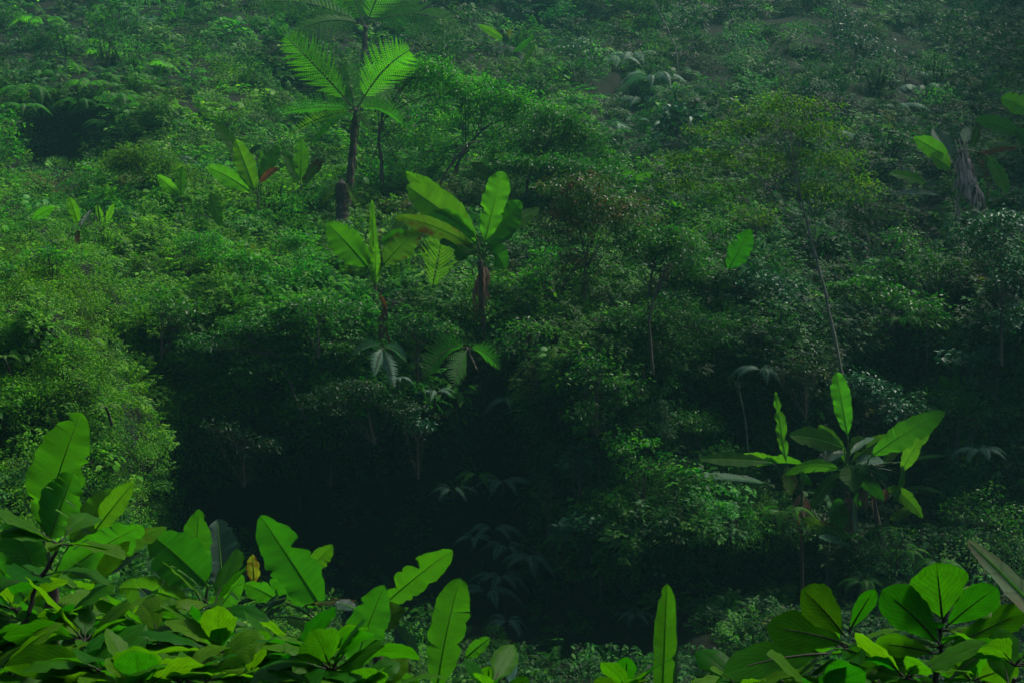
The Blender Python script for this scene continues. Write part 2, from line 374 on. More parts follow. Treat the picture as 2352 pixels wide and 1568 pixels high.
# ------------------------------------------------------------------ hillside
us = np.concatenate([np.linspace(-9000, -700, 26), np.linspace(-600, 2950, 240), np.linspace(3050, 11000, 26)])
vs = np.concatenate([np.linspace(-450, 1700, 150), np.linspace(1720, 3000, 50), np.linspace(3060, 5400, 24)])
UU, VV = np.meshgrid(us, vs)
GR = P(UU, VV, D(UU, VV))
top = GR[0]; back = [top + A([0, 12, 3.]), top + A([0, 60, 1.]), top * A([2.5, 1, 1]) + A([0, 400, -8.])]
bot = GR[-1]; bx = bot.copy()
front = []
for y, z, k in ((-1, -2.9, 1.2), (-6, -2.6, 2.5), (-14, 1.5, 5), (-30, 12, 9), (-60, 26, 18), (-300, 30, 60)):  # bank behind the camera, raised unseen to block sky light from there
    r_ = bx.copy(); r_[:, 0] *= k; r_[:, 1] = y; r_[:, 2] = z + .4 * _n1(r_); front.append(r_)
rows = np.stack(back[::-1] + list(GR) + front)
nr, nc = rows.shape[:2]
ii, jj = np.meshgrid(np.arange(nr - 1), np.arange(nc - 1), indexing='ij')
mb = MB(); mb.add(rows.reshape(-1, 3), f4=np.stack([ii * nc + jj, (ii + 1) * nc + jj, (ii + 1) * nc + jj + 1, ii * nc + jj + 1], -1).reshape(-1, 4))
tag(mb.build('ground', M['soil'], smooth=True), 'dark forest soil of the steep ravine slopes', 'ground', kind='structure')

# ------------------------------------------------------------------ undergrowth clumps, instanced by one object per kind
def src(name, mbs, mat):
    c = bpy.data.collections.new(name)
    for i, mb_ in enumerate(mbs):
        c.objects.link(bpy.data.objects.new('%s_%02d' % (name, i), mb_.mesh(name, mat)))
    return c
def scatter(name, coll, pts, rot, scl, tint, idx, label, cat):
    me = bpy.data.meshes.new(name); n = len(pts)
    me.vertices.add(n); me.vertices.foreach_set('co', np.asarray(pts, np.float32).ravel())
    for nm, ty, key, arr in (('rot', 'FLOAT_VECTOR', 'vector', rot), ('scl', 'FLOAT', 'value', scl), ('idx', 'INT', 'value', idx)):
        a = me.attributes.new(nm, ty, 'POINT'); a.data.foreach_set(key, np.asarray(arr, np.int32 if ty == 'INT' else np.float32).ravel())
    a = me.attributes.new('tint', 'FLOAT_COLOR', 'POINT'); a.data.foreach_set('color', np.concatenate([tint, np.ones((n, 1))], 1).astype(np.float32).ravel())
    o = bpy.data.objects.new(name, me); COL.objects.link(o)
    g = bpy.data.node_groups.new(name, 'GeometryNodeTree')
    g.interface.new_socket('Geometry', in_out='INPUT', socket_type='NodeSocketGeometry')
    g.interface.new_socket('Geometry', in_out='OUTPUT', socket_type='NodeSocketGeometry')
    N = g.nodes.new; L = g.links.new
    gi, go = N('NodeGroupInput'), N('NodeGroupOutput'); ip = N('GeometryNodeInstanceOnPoints'); ci = N('GeometryNodeCollectionInfo')
    ci.inputs[0].default_value = coll; ci.inputs['Separate Children'].default_value = True; ci.inputs['Reset Children'].default_value = True
    def attr(nm, ty):
        q = N('GeometryNodeInputNamedAttribute'); q.data_type = ty; q.inputs['Name'].default_value = nm; return q.outputs['Attribute']
    e = N('FunctionNodeEulerToRotation'); L(attr('rot', 'FLOAT_VECTOR'), e.inputs[0])
    L(gi.outputs[0], ip.inputs['Points']); L(ci.outputs[0], ip.inputs['Instance']); ip.inputs['Pick Instance'].default_value = True
    L(attr('idx', 'INT'), ip.inputs['Instance Index']); L(e.outputs[0], ip.inputs['Rotation']); L(attr('scl', 'FLOAT'), ip.inputs['Scale'])
    L(ip.outputs[0], go.inputs[0])
    md = o.modifiers.new('scatter', 'NODES'); md.node_group = g
    return tag(o, label, cat, kind='stuff')

def clump_creeper():
    mb = MB(); n = 330
    a = rng.uniform(0, 6.283, n); r = .62 * np.sqrt(rng.uniform(0, 1, n)); h = .34 * (1 - (r / .62) ** 2) * rng.uniform(.3, 1, n) + .05 * rng.normal(size=n)
    p = np.stack([r * np.cos(a), r * np.sin(a), h], -1)
    leaves_lo(mb, p, rdir(n, .2) * A([1, 1, .5]), rdir(n, 1.6), rng.uniform(.05, .10, n), rng.uniform(.03, .055, n), .2, .2)
    return mb
def clump_herb(nst=9, per=11, L0=.19):
    mb = MB()
    for _ in range(nst):
        a = rng.uniform(0, 6.283); r = .42 * math.sqrt(rng.uniform()); h = rng.uniform(.25, .75)
        b = A([r * math.cos(a), r * math.sin(a), -.2]); t = b + A([rng.normal() * .12, rng.normal() * .12, .2 + h])
        path = wiggle(bez(b, (b + t) / 2, t, 6), .01); tube(mb, path, .006, .003, 3, 0.)
        k = per; fz = rng.uniform(.35, 1.0, k); fz[:4] = 1
        p = b + (t - b) * fz[:, None]
        az = np.arange(k) * 2.4 + rng.uniform(0, 6); d = np.stack([np.cos(az), np.sin(az), rng.uniform(-.25, .35, k)], -1)
        L = L0 * rng.uniform(.6, 1.25, k)
        leaves(mb, p + unit(d) * .03, d, A([0, 0, 1.]) + rng.normal(size=(k, 3)) * .25, L, L * rng.uniform(.42, .6, k), .3, .15)
    return mb
def clump_spray(ns=15, L0=.10):
    mb = MB()
    for i in range(ns):
        a = rng.uniform(0, 6.283); el = rng.uniform(.05, 1.0); Lb = rng.uniform(.45, .85)
        b = A([rng.normal() * .08, rng.normal() * .08, rng.uniform(-.1, .35)])
        d = A([math.cos(a) * math.cos(el), math.sin(a) * math.cos(el), math.sin(el)])
        t = b + d * Lb; path = bez(b, b + d * Lb * .55 + A([0, 0, .12]), t - A([0, 0, .12]), 14)
        tube(mb, path, .006, .002, 3, 0.)
        T, S, N = frames(path, 'up')
        for sg in (-1, 1):
            for q in (0, .5):
                x = np.arange(3, 13) + q
                I = lambda c: np.stack([np.interp(x, np.arange(14), c[:, z]) for z in range(3)], -1)
                p, t_, s_, n_ = I(path), I(T), I(S), I(N)
                dd = s_ * sg * .9 + t_ * .6 + rng.normal(size=p.shape) * .12; off = rng.uniform(0, .1, (len(p), 1)) * unit(dd)
                leaves_lo(mb, p + off, dd, n_ + rng.normal(size=p.shape) * .25, L0 * rng.uniform(.7, 1.3, len(p)), L0 * .48, .2, .15)
    return mb
def clump_fern(nf=8, Lf=.75):
    mb = MB()
    for i in range(nf):
        a = rng.uniform(0, 6.283); L = Lf * rng.uniform(.6, 1.15); hh = rng.uniform(.35, .8)
        d = A([math.cos(a), math.sin(a), 0]); b = A([0, 0, 0.]); m = b + d * L * .45 + A([0, 0, L * hh]); t = b + d * L + A([0, 0, L * (hh - .55)])
        pth = bez(b, m, t, 14)
        frond(mb, pth, L * .24, 18, 'up', rng.normal() * .25, 0, .22, 70, .15, .5, rib=mb, rr=.006)
    return mb
def clump_big(n=13):
    mb = MB()
    for i in range(n):
        a = rng.uniform(0, 6.283); r = rng.uniform(.1, .45); h = rng.uniform(.2, .8)
        b = A([0, 0, -.1]); t = A([r * math.cos(a), r * math.sin(a), h])
        tube(mb, bez(b, (b + t) / 2 + A([0, 0, .1]), t, 5), .007, .004, 3, 0.)
        L = rng.uniform(.16, .30); d = A([math.cos(a), math.sin(a), rng.uniform(-.7, .1)])
        pth = bez(t, t + unit(d) * L * .5 + A([0, 0, .02]), t + unit(d) * L - A([0, 0, L * .2]), 5)
        blade(mb, pth, L * rng.uniform(.6, .8), 'up', rng.normal() * 14, .12, .02, (), 2, 'oval', .1, rng.uniform())
    return mb
def clump_grass(n=130):
    mb = MB(); a = rng.uniform(0, 6.283, n); L = rng.uniform(.3, .8, n)
    b = rng.normal(size=(n, 3)) * A([.12, .12, .03]); d = np.stack([np.cos(a) * .6, np.sin(a) * .6, rng.uniform(.4, 1.3, n)], -1)
    leaves(mb, b, d, np.stack([-np.cos(a), -np.sin(a), np.full(n, .8)], -1), L, .02, .45, .2); return mb
S_creeper = src('creeper_clump', [clump_creeper() for _ in range(4)], M['under'])
S_herb = src('herb_clump', [clump_herb() for _ in range(4)] + [clump_herb(6, 9, .27), clump_herb(12, 12, .13)], M['under'])
S_spray = src('spray_clump', [clump_spray() for _ in range(5)], M['under'])
S_fern = src('fern_clump', [clump_fern() for _ in range(4)], M['underfern'])
S_big = src('broad_clump', [clump_big() for _ in range(4)], M['under'])

def clump_bush(L0=.12, ncl=26, per=16, h=1.6):
    mb = MB(); r0 = A([0, 0, -.3])
    c = rdir(ncl, .3) * rng.uniform(.45, 1, (ncl, 1)) * A([.8, .8, .6]) + A([0, 0, h * .55])
    for q in c:
        tube(mb, wiggle(bez(r0, (r0 + q) / 2 + A([0, 0, .15]), q, 6), .03), .022, .006, 4, 0.)
        k = per; o = rng.normal(size=(k, 3)) * A([.16, .16, .07])
        L = L0 * rng.uniform(.6, 1.25, k)
        leaves(mb, q + o, unit(o) * A([1, 1, .5]) + rng.normal(size=(k, 3)) * .3 - A([0, 0, .1]), A([0, 0, 1.]) + rng.normal(size=(k, 3)) * .35, L, L * rng.uniform(.38, .55, k), .3, .15, np.clip(.5 + rng.normal() * .2 + rng.normal(size=k) * .15, 0, 1))
    return mb
S_bush = src('bush_clump', [clump_bush(.10, 34, 20), clump_bush(.13), clump_bush(.17, 22, 14), clump_bush(.24, 16, 10, 1.9), clump_bush(.12, 30, 18, 2.1), clump_bush(.15, 24, 16, 1.3), clump_bush(.34, 12, 8, 1.6), clump_bush(.28, 10, 7, 1.2)], M['under'])
# zones of the slope where one kind of cover takes over: (u, v, su, sv, rot, weight)
def zone(u, v, L):
    return sum(gb(u, v, q[0], q[1], q[2], q[3], q[5] if len(q) > 5 else 1., q[4]) for q in L)
ZC = [(130, 700, 150, 130, 0, 6), (200, 920, 150, 180, 10, 6), (300, 1080, 90, 120, 0, 1.5), (60, 480, 60, 140, 0, 1.5), (480, 210, 70, 90, -25, 2.5), (470, 330, 70, 60, 0, 1.5), (1750, 140, 170, 60, 0, 2.5), (1350, 190, 90, 60, 0, 2.5),
      (1650, 70, 250, 60, 0, 1.5), (2030, 560, 70, 50, 0, 1.5), (1600, 1130, 150, 60, 0, 2.6), (1980, 620, 70, 30, 0, 2), (30, 1050, 120, 150, 0, 2), (1680, 1180, 60, 120, 20, 1), (1830, 260, 120, 90, 0, 1)]
ZF = [(220, 160, 150, 70, 0, 1.6), (330, 230, 120, 70, 0, 1.3), (1500, 230, 90, 110, 30, 1.5), (2110, 240, 60, 90, 30, 1.2), (1080, 1260, 90, 200, 0, 1.2), (1000, 850, 130, 50, 0, .8), (120, 80, 60, 40, 0, 1)]
ZS = [(620, 830, 260, 130, 0, 2.2), (800, 960, 260, 60, 0, 1.5), (1500, 560, 200, 130, 0, 1.5), (1100, 480, 250, 100, 0, .8), (1850, 950, 120, 80, 0, .6), (1500, 780, 250, 120, 0, 1.2), (1700, 420, 200, 100, 0, 1)]
ZH = [(560, 640, 200, 80, 0, 1.6), (420, 380, 130, 60, 0, 1.6), (2000, 690, 150, 80, 0, 2.0), (2280, 600, 110, 130, 0, 2.5), (1400, 1210, 120, 40, 0, 2.5), (1720, 700, 120, 80, 0, 1.2), (2000, 900, 120, 60, 0, 1), (1350, 900, 200, 80, 0, .8)]
ZB = [(600, 560, 150, 60, 0, .5), (1560, 280, 60, 60, 0, 1.2), (1420, 820, 150, 60, 0, .5), (2250, 820, 90, 60, 0, .8), (1290, 1200, 80, 40, 0, 1.2), (170, 560, 120, 60, 0, .5)]
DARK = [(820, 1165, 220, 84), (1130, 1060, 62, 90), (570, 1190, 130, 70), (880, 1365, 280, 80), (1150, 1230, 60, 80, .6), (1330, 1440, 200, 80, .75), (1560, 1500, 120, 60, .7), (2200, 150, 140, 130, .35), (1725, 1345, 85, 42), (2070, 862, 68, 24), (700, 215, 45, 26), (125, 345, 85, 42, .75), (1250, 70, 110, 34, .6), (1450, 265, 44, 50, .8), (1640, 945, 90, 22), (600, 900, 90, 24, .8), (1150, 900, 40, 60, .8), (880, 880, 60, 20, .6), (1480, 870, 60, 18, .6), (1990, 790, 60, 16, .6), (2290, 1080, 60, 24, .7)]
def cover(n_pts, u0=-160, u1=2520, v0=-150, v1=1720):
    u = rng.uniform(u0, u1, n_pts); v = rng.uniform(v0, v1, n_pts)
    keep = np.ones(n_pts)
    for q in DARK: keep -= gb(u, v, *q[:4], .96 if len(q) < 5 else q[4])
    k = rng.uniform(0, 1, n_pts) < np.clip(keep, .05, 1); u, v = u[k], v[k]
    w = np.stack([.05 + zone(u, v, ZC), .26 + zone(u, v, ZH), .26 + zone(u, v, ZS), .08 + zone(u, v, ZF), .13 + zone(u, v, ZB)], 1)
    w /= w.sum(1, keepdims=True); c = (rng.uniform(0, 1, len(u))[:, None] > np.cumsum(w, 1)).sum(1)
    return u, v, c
_t1, _t2, _t3, _t4 = wnoise(21, 7), wnoise(22, 2.0), wnoise(23, 11), wnoise(24, 4.5)
def tints(u, v, p, yel=0.):
    """the plants' own colour: yellower on the open left bank and in the middle, bluer on the far right"""
    n = len(u); a = .5 + .28 * _t1(p) + .22 * _t2(p) + rng.normal(size=n) * .12
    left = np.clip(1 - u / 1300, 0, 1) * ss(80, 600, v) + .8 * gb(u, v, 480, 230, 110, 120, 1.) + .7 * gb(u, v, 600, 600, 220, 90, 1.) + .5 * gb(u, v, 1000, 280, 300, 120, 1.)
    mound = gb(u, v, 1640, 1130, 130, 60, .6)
    blue = ss(1200, 2300, u) * .5 + (1 - ss(0, 500, v)) * .35  # mist at the top and shade on the right, tinted in as blue
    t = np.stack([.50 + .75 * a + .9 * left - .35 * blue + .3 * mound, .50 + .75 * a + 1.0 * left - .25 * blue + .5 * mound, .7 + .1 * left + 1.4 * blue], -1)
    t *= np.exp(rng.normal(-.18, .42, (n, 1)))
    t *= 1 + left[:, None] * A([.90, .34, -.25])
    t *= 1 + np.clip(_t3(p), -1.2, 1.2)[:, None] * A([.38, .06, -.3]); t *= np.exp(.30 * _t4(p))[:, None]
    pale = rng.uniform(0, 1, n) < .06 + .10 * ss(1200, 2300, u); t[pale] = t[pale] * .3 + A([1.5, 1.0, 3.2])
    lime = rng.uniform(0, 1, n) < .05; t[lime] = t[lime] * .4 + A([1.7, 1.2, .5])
    t *= (1 - .28 * ss(1300, 2200, u))[:, None]  # right slope's shade painted into the plant colour
    dry = rng.uniform(0, 1, n) < .007
    t[dry] = A([3.2, .8, 1.2])
    return np.minimum(np.clip(t, .12, 6), A([3.4, 2.0, 4.5]))
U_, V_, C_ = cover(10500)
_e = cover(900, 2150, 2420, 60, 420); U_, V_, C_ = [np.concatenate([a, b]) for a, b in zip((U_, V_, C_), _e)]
spec = [('creeper_mat', S_creeper, (.8, 1.5), .05, 'fine leaved creeper matting the banks and open strips of the slope', 'creeper'),
        ('broadleaf_undergrowth', S_herb, (.7, 1.35), .25, 'broad leaved herbs crowding the slope between the trees', 'undergrowth'),
        ('twiggy_undergrowth', S_spray, (.8, 1.6), .3, 'thicket of fine leaved twigs hanging in layers on the slope', 'undergrowth'),
        ('fern_undergrowth', S_fern, (.6, 1.25), .2, 'small arching ferns growing among the other plants of the slope', 'ferns'),
        ('large_leaved_undergrowth', S_big, (.6, 1.2), .3, 'scattered large leaved seedlings poking out of the undergrowth', 'undergrowth')]
for ci, (nm, sr, (a, b), off, lab, cat) in enumerate(spec):
    k = C_ == ci; u, v = U_[k], V_[k]; d = D(u, v)
    p = P(u, v, d - rng.uniform(0, off, len(u)) - .05)
    n = len(u); s = rng.uniform(a, b, n) * (.22 + .92 * (d / 60))
    lean = rng.normal(.42, .22, n) * (1.25 if ci in (0, 2) else .8)
    rot = np.stack([lean, rng.normal(size=n) * .2, np.zeros(n)], -1)
    spin = rng.uniform(0, 6.283, n)
    # euler XYZ applies x first, so spin is folded in by choosing among turned copies and a small z turn
    rot[:, 2] = rng.normal(size=n) * .6
    scatter(nm, sr, p, rot, s, tints(u, v, p), rng.integers(0, len(sr.objects), n), lab, cat)
# taller bushes in clumps over the low cover
bu = rng.uniform(-120, 2480, 900); bv = rng.uniform(-60, 1600, 900)
kp = np.ones(900) - .85 * zone(bu, bv, [(q[0], q[1], q[2], q[3], 0, 1) for q in ZC[:8]])
for q in DARK: kp -= gb(bu, bv, q[0], q[1], q[2] * 1.1, q[3] * 1.15, 1.0 if len(q) < 5 else q[4])
kp *= .55 + .45 * _t1(np.stack([bu / 9, bv / 9, bv * 0], -1) / 6)
k = (rng.uniform(0, 1, 900) < kp) & ~((bu > 1050) & (bu < 1650) & (bv > 1380)); bu, bv = bu[k], bv[k]
bd = D(bu, bv); n = len(bu)
p = P(bu, bv + 14, bd - .35)
scatter('bush_thicket', S_bush, p, np.stack([rng.normal(.22, .15, n), rng.normal(size=n) * .15, rng.uniform(-3.1, 3.1, n) * .5], -1), rng.uniform(.55, 1.25, n) * (.3 + .75 * bd / 55), tints(bu, bv, p),
        np.clip(((_t4(p[:, [1, 2, 0]]) + 1.6) / 3.2 * 8 + rng.normal(size=n) * .8).astype(int), 0, 7), 'tangle of rounded bushes growing into each other over the low cover', 'bushes')

# enlarged bush clumps added unseen beyond the right edge to shade the slope
n = 520; y = rng.uniform(60, 230, n); x = (2352 - U0) / F * y + 4.5 + y * .02 + rng.uniform(0, 16, n)
uu = U0 + x / y * F; vg = rng.uniform(-100, 500, n); base = P(uu, vg, D(uu, vg))
pz = A([x, y, base[:, 2] * 0 + rng.uniform(6, 30, n) * (.55 + y / 110)]).T
scatter('shade_clumps', S_bush, pz, rng.uniform(-.3, .3, (n, 3)), rng.uniform(2.2, 3.6, n) * (.6 + y / 150), np.full((n, 3), .6), rng.integers(0, 6, n), 'unseen bush clumps added beyond the right edge to shade the slope', 'forest')
# ------------------------------------------------------------------ banana plants
def leafpath(b, t, d0, d1, bend=0., dm=None, n=22):
    """a curve from photograph point b at distance d0 to t at distance d1, arched upwards by bend"""
    pb, pt = P(b[0], b[1], d0), P(t[0], t[1], d1)
    mu, mv = (b[0] + t[0]) / 2, (b[1] + t[1]) / 2
    bx_, by_ = bend if isinstance(bend, tuple) else (0, bend)
    pm = P(mu + bx_, mv - by_, (d0 + d1) / 2 if dm is None else dm)
    return bez(pb, pm, pt, n)
def add_leaf(root, crown, b, t, w, d, mat='banana', roll=0, dd=0, bend=0, tears=0, prof='banana', fold=.15, wave=.03, notch=None, gap=.35, curl=0, rr=1., label=None, tw=None, nm='leaf', seed=None):
    """one leaf with its midrib and stalk; w in photograph units; dd: how much nearer (-) or farther (+) the tip is"""
    r = np.random.default_rng(seed if seed is not None else int(abs(b[0] * 7 + t[1] * 13 + w)))
    path = leafpath(b, t, d, d + dd, bend)
    m = MB(); px = d / F; w = w * (1.06 if prof == 'banana' else 1)
    ts = []
    if prof in ('banana', 'blunt'):
        notch = list(notch or []) + [(r.choice([-1, 1]), r.uniform(.15, .95), r.uniform(.12, .42), r.uniform(.008, .022)) for _ in range(r.integers(2, 6))]
        tears = tears or int(r.integers(0, 4))
    if tears:
        for q in range(tears): ts.append((r.choice([-1, 1]), r.uniform(.15, .92)))
    ro = roll if tw is None else np.radians(roll + tw * np.linspace(0, 1, len(path)))
    if tw is None: ro = float(roll)
    blade(m, path, w * px, 'view', ro, fold, wave, ts, 5, prof, curl, r.uniform(.25, .85), notch, gap, r)
    o = m.build(nm, M[mat], root, smooth=True)
    if label: o['label'] = label
    k = MB(); T, S, N = frames(path, 'view', math.radians(roll) if tw is None else ro)
    mr = path[:-1]
    tube(k, mr, max(.012, w * px * .026) * rr, .003, 5, .5)
    k.build('midrib', M['dead' if mat == 'dead' else 'midrib'], o, smooth=True)
    if crown is not None:
        c = P(crown[0], crown[1], d if len(crown) < 3 else crown[2])
        s = MB(); mid = (c + path[0]) / 2 + (path[0] - c) * 0 + A([0, 0, np.linalg.norm(path[0] - c) * .12])
        tube(s, bez(c, mid, path[0], 8), max(.02, w * px * .04) * rr, max(.011, w * px * .024) * rr, 6, .5)
        s.build('stalk', M['petiole'], o, smooth=True)
    return o
def slivers(root, d, lst):
    for (b, t, w) in lst:
        add_leaf(root, None, b, t, w, d, 'glauc', roll=30, bend=2, prof='hang', fold=.4, nm='torn_strip')
def banana(crown, base, label, lv, d=None, stem=.09, rag=0, group=None, straw=False, name='banana_plant', cat='banana plant', off=1.2, at=None, brim=None):
    """crown and base in photograph coordinates; the distance is that of the ground at the base"""
    if d is None: d = float(D(*(at or base))) - off
    gv = ground_v(crown[0], crown[1], d)
    g = P(crown[0], max(gv, crown[1] + 8), d); c = P(crown[0], crown[1], d)
    root = thing(name, tuple(g), label, cat, group)
    if stem:
        m = MB(); bu = base[0]
        mid = P((crown[0] + bu) / 2, (crown[1] + base[1]) / 2, d); foot = P(bu, max(gv, base[1]), d)
        if brim: foot = slope(bu, brim, -.2); mid = P(bu * .5 + crown[0] * .5, crown[1] * .45 + brim * .55, d)
        tube(m, wiggle(bez(foot, mid, c, 12), .01), stem, stem * .6, 10, .5, .05)
        m.build('stem', M['pseudo'], root, smooth=True)
        if rag:
            q = MB()
            for i in range(rag):
                f = rng.uniform(.0, .75 if straw else (.5 if brim else .22)); a = rng.uniform(0, 6.283)
                p0 = c + (foot - c) * f + A([math.cos(a), math.sin(a), 0]) * stem * .9; L = rng.uniform(.35, 1.0) * (1.2 - f * .4)
                p1 = p0 + A([math.cos(a) * .2, math.sin(a) * .2, -L * .5]); p2 = p0 + A([math.cos(a) * .12 + rng.normal() * .07, math.sin(a) * .12, -L])
                blade(q, wiggle(bez(p0, p1, p2, 7), .02), rng.uniform(.06, .26), 'view', rng.uniform(-60, 60), .4, .12, (), 2, 'hang', .6, rng.uniform())
            q.build('dead_sheath', M['rag' if straw else 'brown'], root)
    for l in lv:
        l = dict(l); l.setdefault('b', crown); cr = l.pop('cr', crown)
        add_leaf(root, cr, d=d + l.pop('o', 0), **l)
    return root

# big one in the middle of the slope
banana((1105, 600), (1112, 985), 'tall banana plant with broad bright leaves in the middle of the slope', [
    dict(b=(1095, 548), t=(933, 425), w=82, mat='young', dd=-.9, bend=6, roll=-8, wave=.02),
    dict(b=(1096, 562), t=(990, 488), w=70, mat='banana', dd=-.7, bend=16, roll=20, o=.15, notch=[(-1, .8, .3, .04)]),
    dict(b=(1112, 562), t=(1154, 392), w=60, mat='young', dd=-.5, bend=4, roll=4, wave=.05, prof='blunt', notch=[(1, .45, .2, .03)]),
    dict(b=(1092, 585), t=(1010, 560), w=40, mat='banana', dd=-1.2, bend=26, roll=-30, tears=2),
    dict(b=(1098, 540), t=(930, 395), w=54, mat='banana', dd=1.2, bend=14, roll=20, o=.8),
    dict(b=(1120, 570), t=(1196, 462), w=72, mat='banana', dd=.3, bend=12, roll=-25, o=.3),
    dict(b=(1130, 560), t=(1240, 478), w=44, mat='banana', dd=.8, bend=14, roll=30, o=.5),
    dict(b=(1092, 572), t=(906, 498), w=50, mat='browned', dd=-1.6, bend=28, roll=32, o=-.5, label='drooping leaf browned along its edge', tears=3),
    dict(b=(1100, 560), t=(1052, 600), w=60, mat='banana', dd=-.8, bend=18, roll=-30, o=.3),
    dict(b=(1125, 580), t=(1160, 620), w=52, mat='banana', dd=.8, bend=26, roll=20, o=.5, tears=4),
], rag=46, stem=.15, at=(1100, 680), off=3.4, brim=930)
banana((862, 655), (872, 800), 'banana plant with a narrow upright pale leaf, left of the tall one', [
    dict(b=(862, 648), t=(854, 458), w=26, mat='young', dd=-.2, prof='strap', roll=2, rr=1.3, wave=.05),
    dict(b=(862, 655), t=(864, 560), w=34, mat='young', dd=-.3, prof='strap', roll=5, o=-.03, wave=.05),
    dict(b=(848, 618), t=(750, 512), w=74, mat='banana', dd=-.8, bend=8, roll=10, wave=.05),
    dict(b=(878, 612), t=(966, 528), w=60, mat='browned', dd=-.9, bend=12, roll=-20, wave=.05),
    dict(b=(850, 600), t=(800, 590), w=36, mat='banana', dd=.6, bend=18, roll=-30, o=.4),
    dict(b=(880, 590), t=(960, 470), w=40, mat='banana', dd=1.0, bend=10, roll=20, o=.9),
    dict(b=(872, 560), t=(935, 535), w=34, mat='banana', dd=.5, bend=10, roll=-30, o=.6),
], rag=8, stem=.07, at=(862, 680), off=1.6, brim=760)
banana((884, 700), (882, 800), 'dead orange banana stalk hanging below the upright leaf', [
    dict(b=(868, 672), t=(884, 742), w=13, mat='orange', bend=(14, 10), prof='hang', cr=None, fold=.5),
    dict(b=(886, 700), t=(876, 778), w=26, mat='dead', bend=(-2, 0), prof='hang', cr=None, fold=.6, wave=.1, tears=3),
    dict(b=(884, 735), t=(905, 820), w=9, mat='dead', bend=(-6, 0), prof='hang', cr=None, fold=.5)], stem=.03, name='dead_banana_stalk', cat='dead stalk', at=(884, 740), off=2.0, brim=800)
# upper left group
banana((592, 448), (598, 520), 'banana plant with two bright leaves and a bent brown one, upper left', [
    dict(b=(586, 440), t=(541, 320), w=46, mat='young', dd=-.7, roll=-12, bend=4),
    dict(b=(578, 442), t=(473, 382), w=42, mat='young', dd=-.8, roll=14, bend=10),
    dict(b=(584, 428), t=(528, 322), w=40, mat='banana', dd=.2, roll=-25, o=.5, bend=6),
    dict(b=(596, 420), t=(640, 332), w=40, mat='banana', dd=.3, roll=20, o=.6),
    dict(b=(594, 425), t=(640, 388), w=26, mat='orange', dd=-.4, roll=30, bend=14, prof='hang', label='dry orange brown leaf folded over'),
    dict(b=(604, 420), t=(600, 345), w=24, mat='banana', dd=.4, roll=40, o=.8)], stem=.06)
banana((560, 400), (575, 470), 'banana plant half hidden behind, its dull leaf pointing up to the left', [
    dict(b=(556, 365), t=(488, 278), w=30, mat='banana', dd=-.3, roll=-25, bend=8),
    dict(b=(566, 360), t=(602, 336), w=22, mat='glauc', dd=.4, roll=-60, bend=14)], stem=.05, off=.4)
banana((692, 430), (692, 500), 'banana plant with soft dull upright leaves beside the tree fern trunk', [
    dict(b=(690, 415), t=(694, 318), w=36, mat='banana', dd=-.3, roll=6),
    dict(b=(686, 420), t=(655, 352), w=26, mat='banana', dd=.2, roll=-20, o=.3),
    dict(b=(694, 425), t=(742, 362), w=34, mat='browned', dd=.3, roll=30, o=.4)], stem=.05)
banana((418, 470), (424, 500), 'small banana plant left of the bright pair, one leaf leaning left', [
    dict(b=(412, 452), t=(360, 403), w=30, mat='young', dd=-.4, roll=10, bend=5),
    dict(b=(416, 452), t=(418, 382), w=32, mat='banana', dd=.1, roll=10)], stem=.04)
banana((512, 525), (508, 560), 'single hanging banana leaf below the bright pair', [
    dict(b=(485, 440), t=(506, 520), w=30, mat='banana', dd=-.3, roll=10, cr=None)], stem=.03, name='banana_sapling')
banana((182, 545), (184, 575), 'young banana plant with pointed leaves on the left bank', [
    dict(b=(180, 515), t=(160, 452), w=26, mat='young', dd=-.2, roll=0),
    dict(b=(186, 520), t=(210, 482), w=18, mat='glauc', dd=.4, roll=30),
    dict(b=(180, 525), t=(176, 560), w=16, mat='orange', dd=-.2, prof='hang'),
    dict(b=(188, 520), t=(204, 560), w=16, mat='young', dd=-.2, roll=20)], stem=.035)
banana((72, 515), (66, 545), 'low banana shoot with a single broad leaf at the far left', [
    dict(b=(72, 508), t=(126, 476), w=24, mat='young', dd=-.3, roll=-10, bend=8)], stem=.03, name='banana_sapling')
banana((240, 520), (236, 545), 'two bright banana shoots between the taro and the left bank', [
    dict(b=(236, 512), t=(222, 470), w=16, mat='young', dd=-.2), dict(b=(244, 510), t=(262, 468), w=16, mat='young', dd=-.3)], stem=.03, name='banana_sapling')
banana((1690, 622), (1688, 680), 'lone broad banana leaf glowing green right of centre', [
    dict(b=(1672, 622), t=(1724, 526), w=54, mat='banana', dd=-.5, roll=-14, notch=[(-1, .62, .5, .03)], fold=.1),
    dict(b=(1686, 640), t=(1640, 592), w=30, mat='banana', dd=.3, roll=-25, o=.3, bend=6),
    dict(b=(1694, 645), t=(1752, 612), w=28, mat='glauc', dd=-.3, roll=-45, bend=12, tears=4),
    dict(b=(1700, 612), t=(1690, 640), w=26, mat='rag' if False else 'glauc', dd=.3, roll=50, prof='hang')], stem=.04)
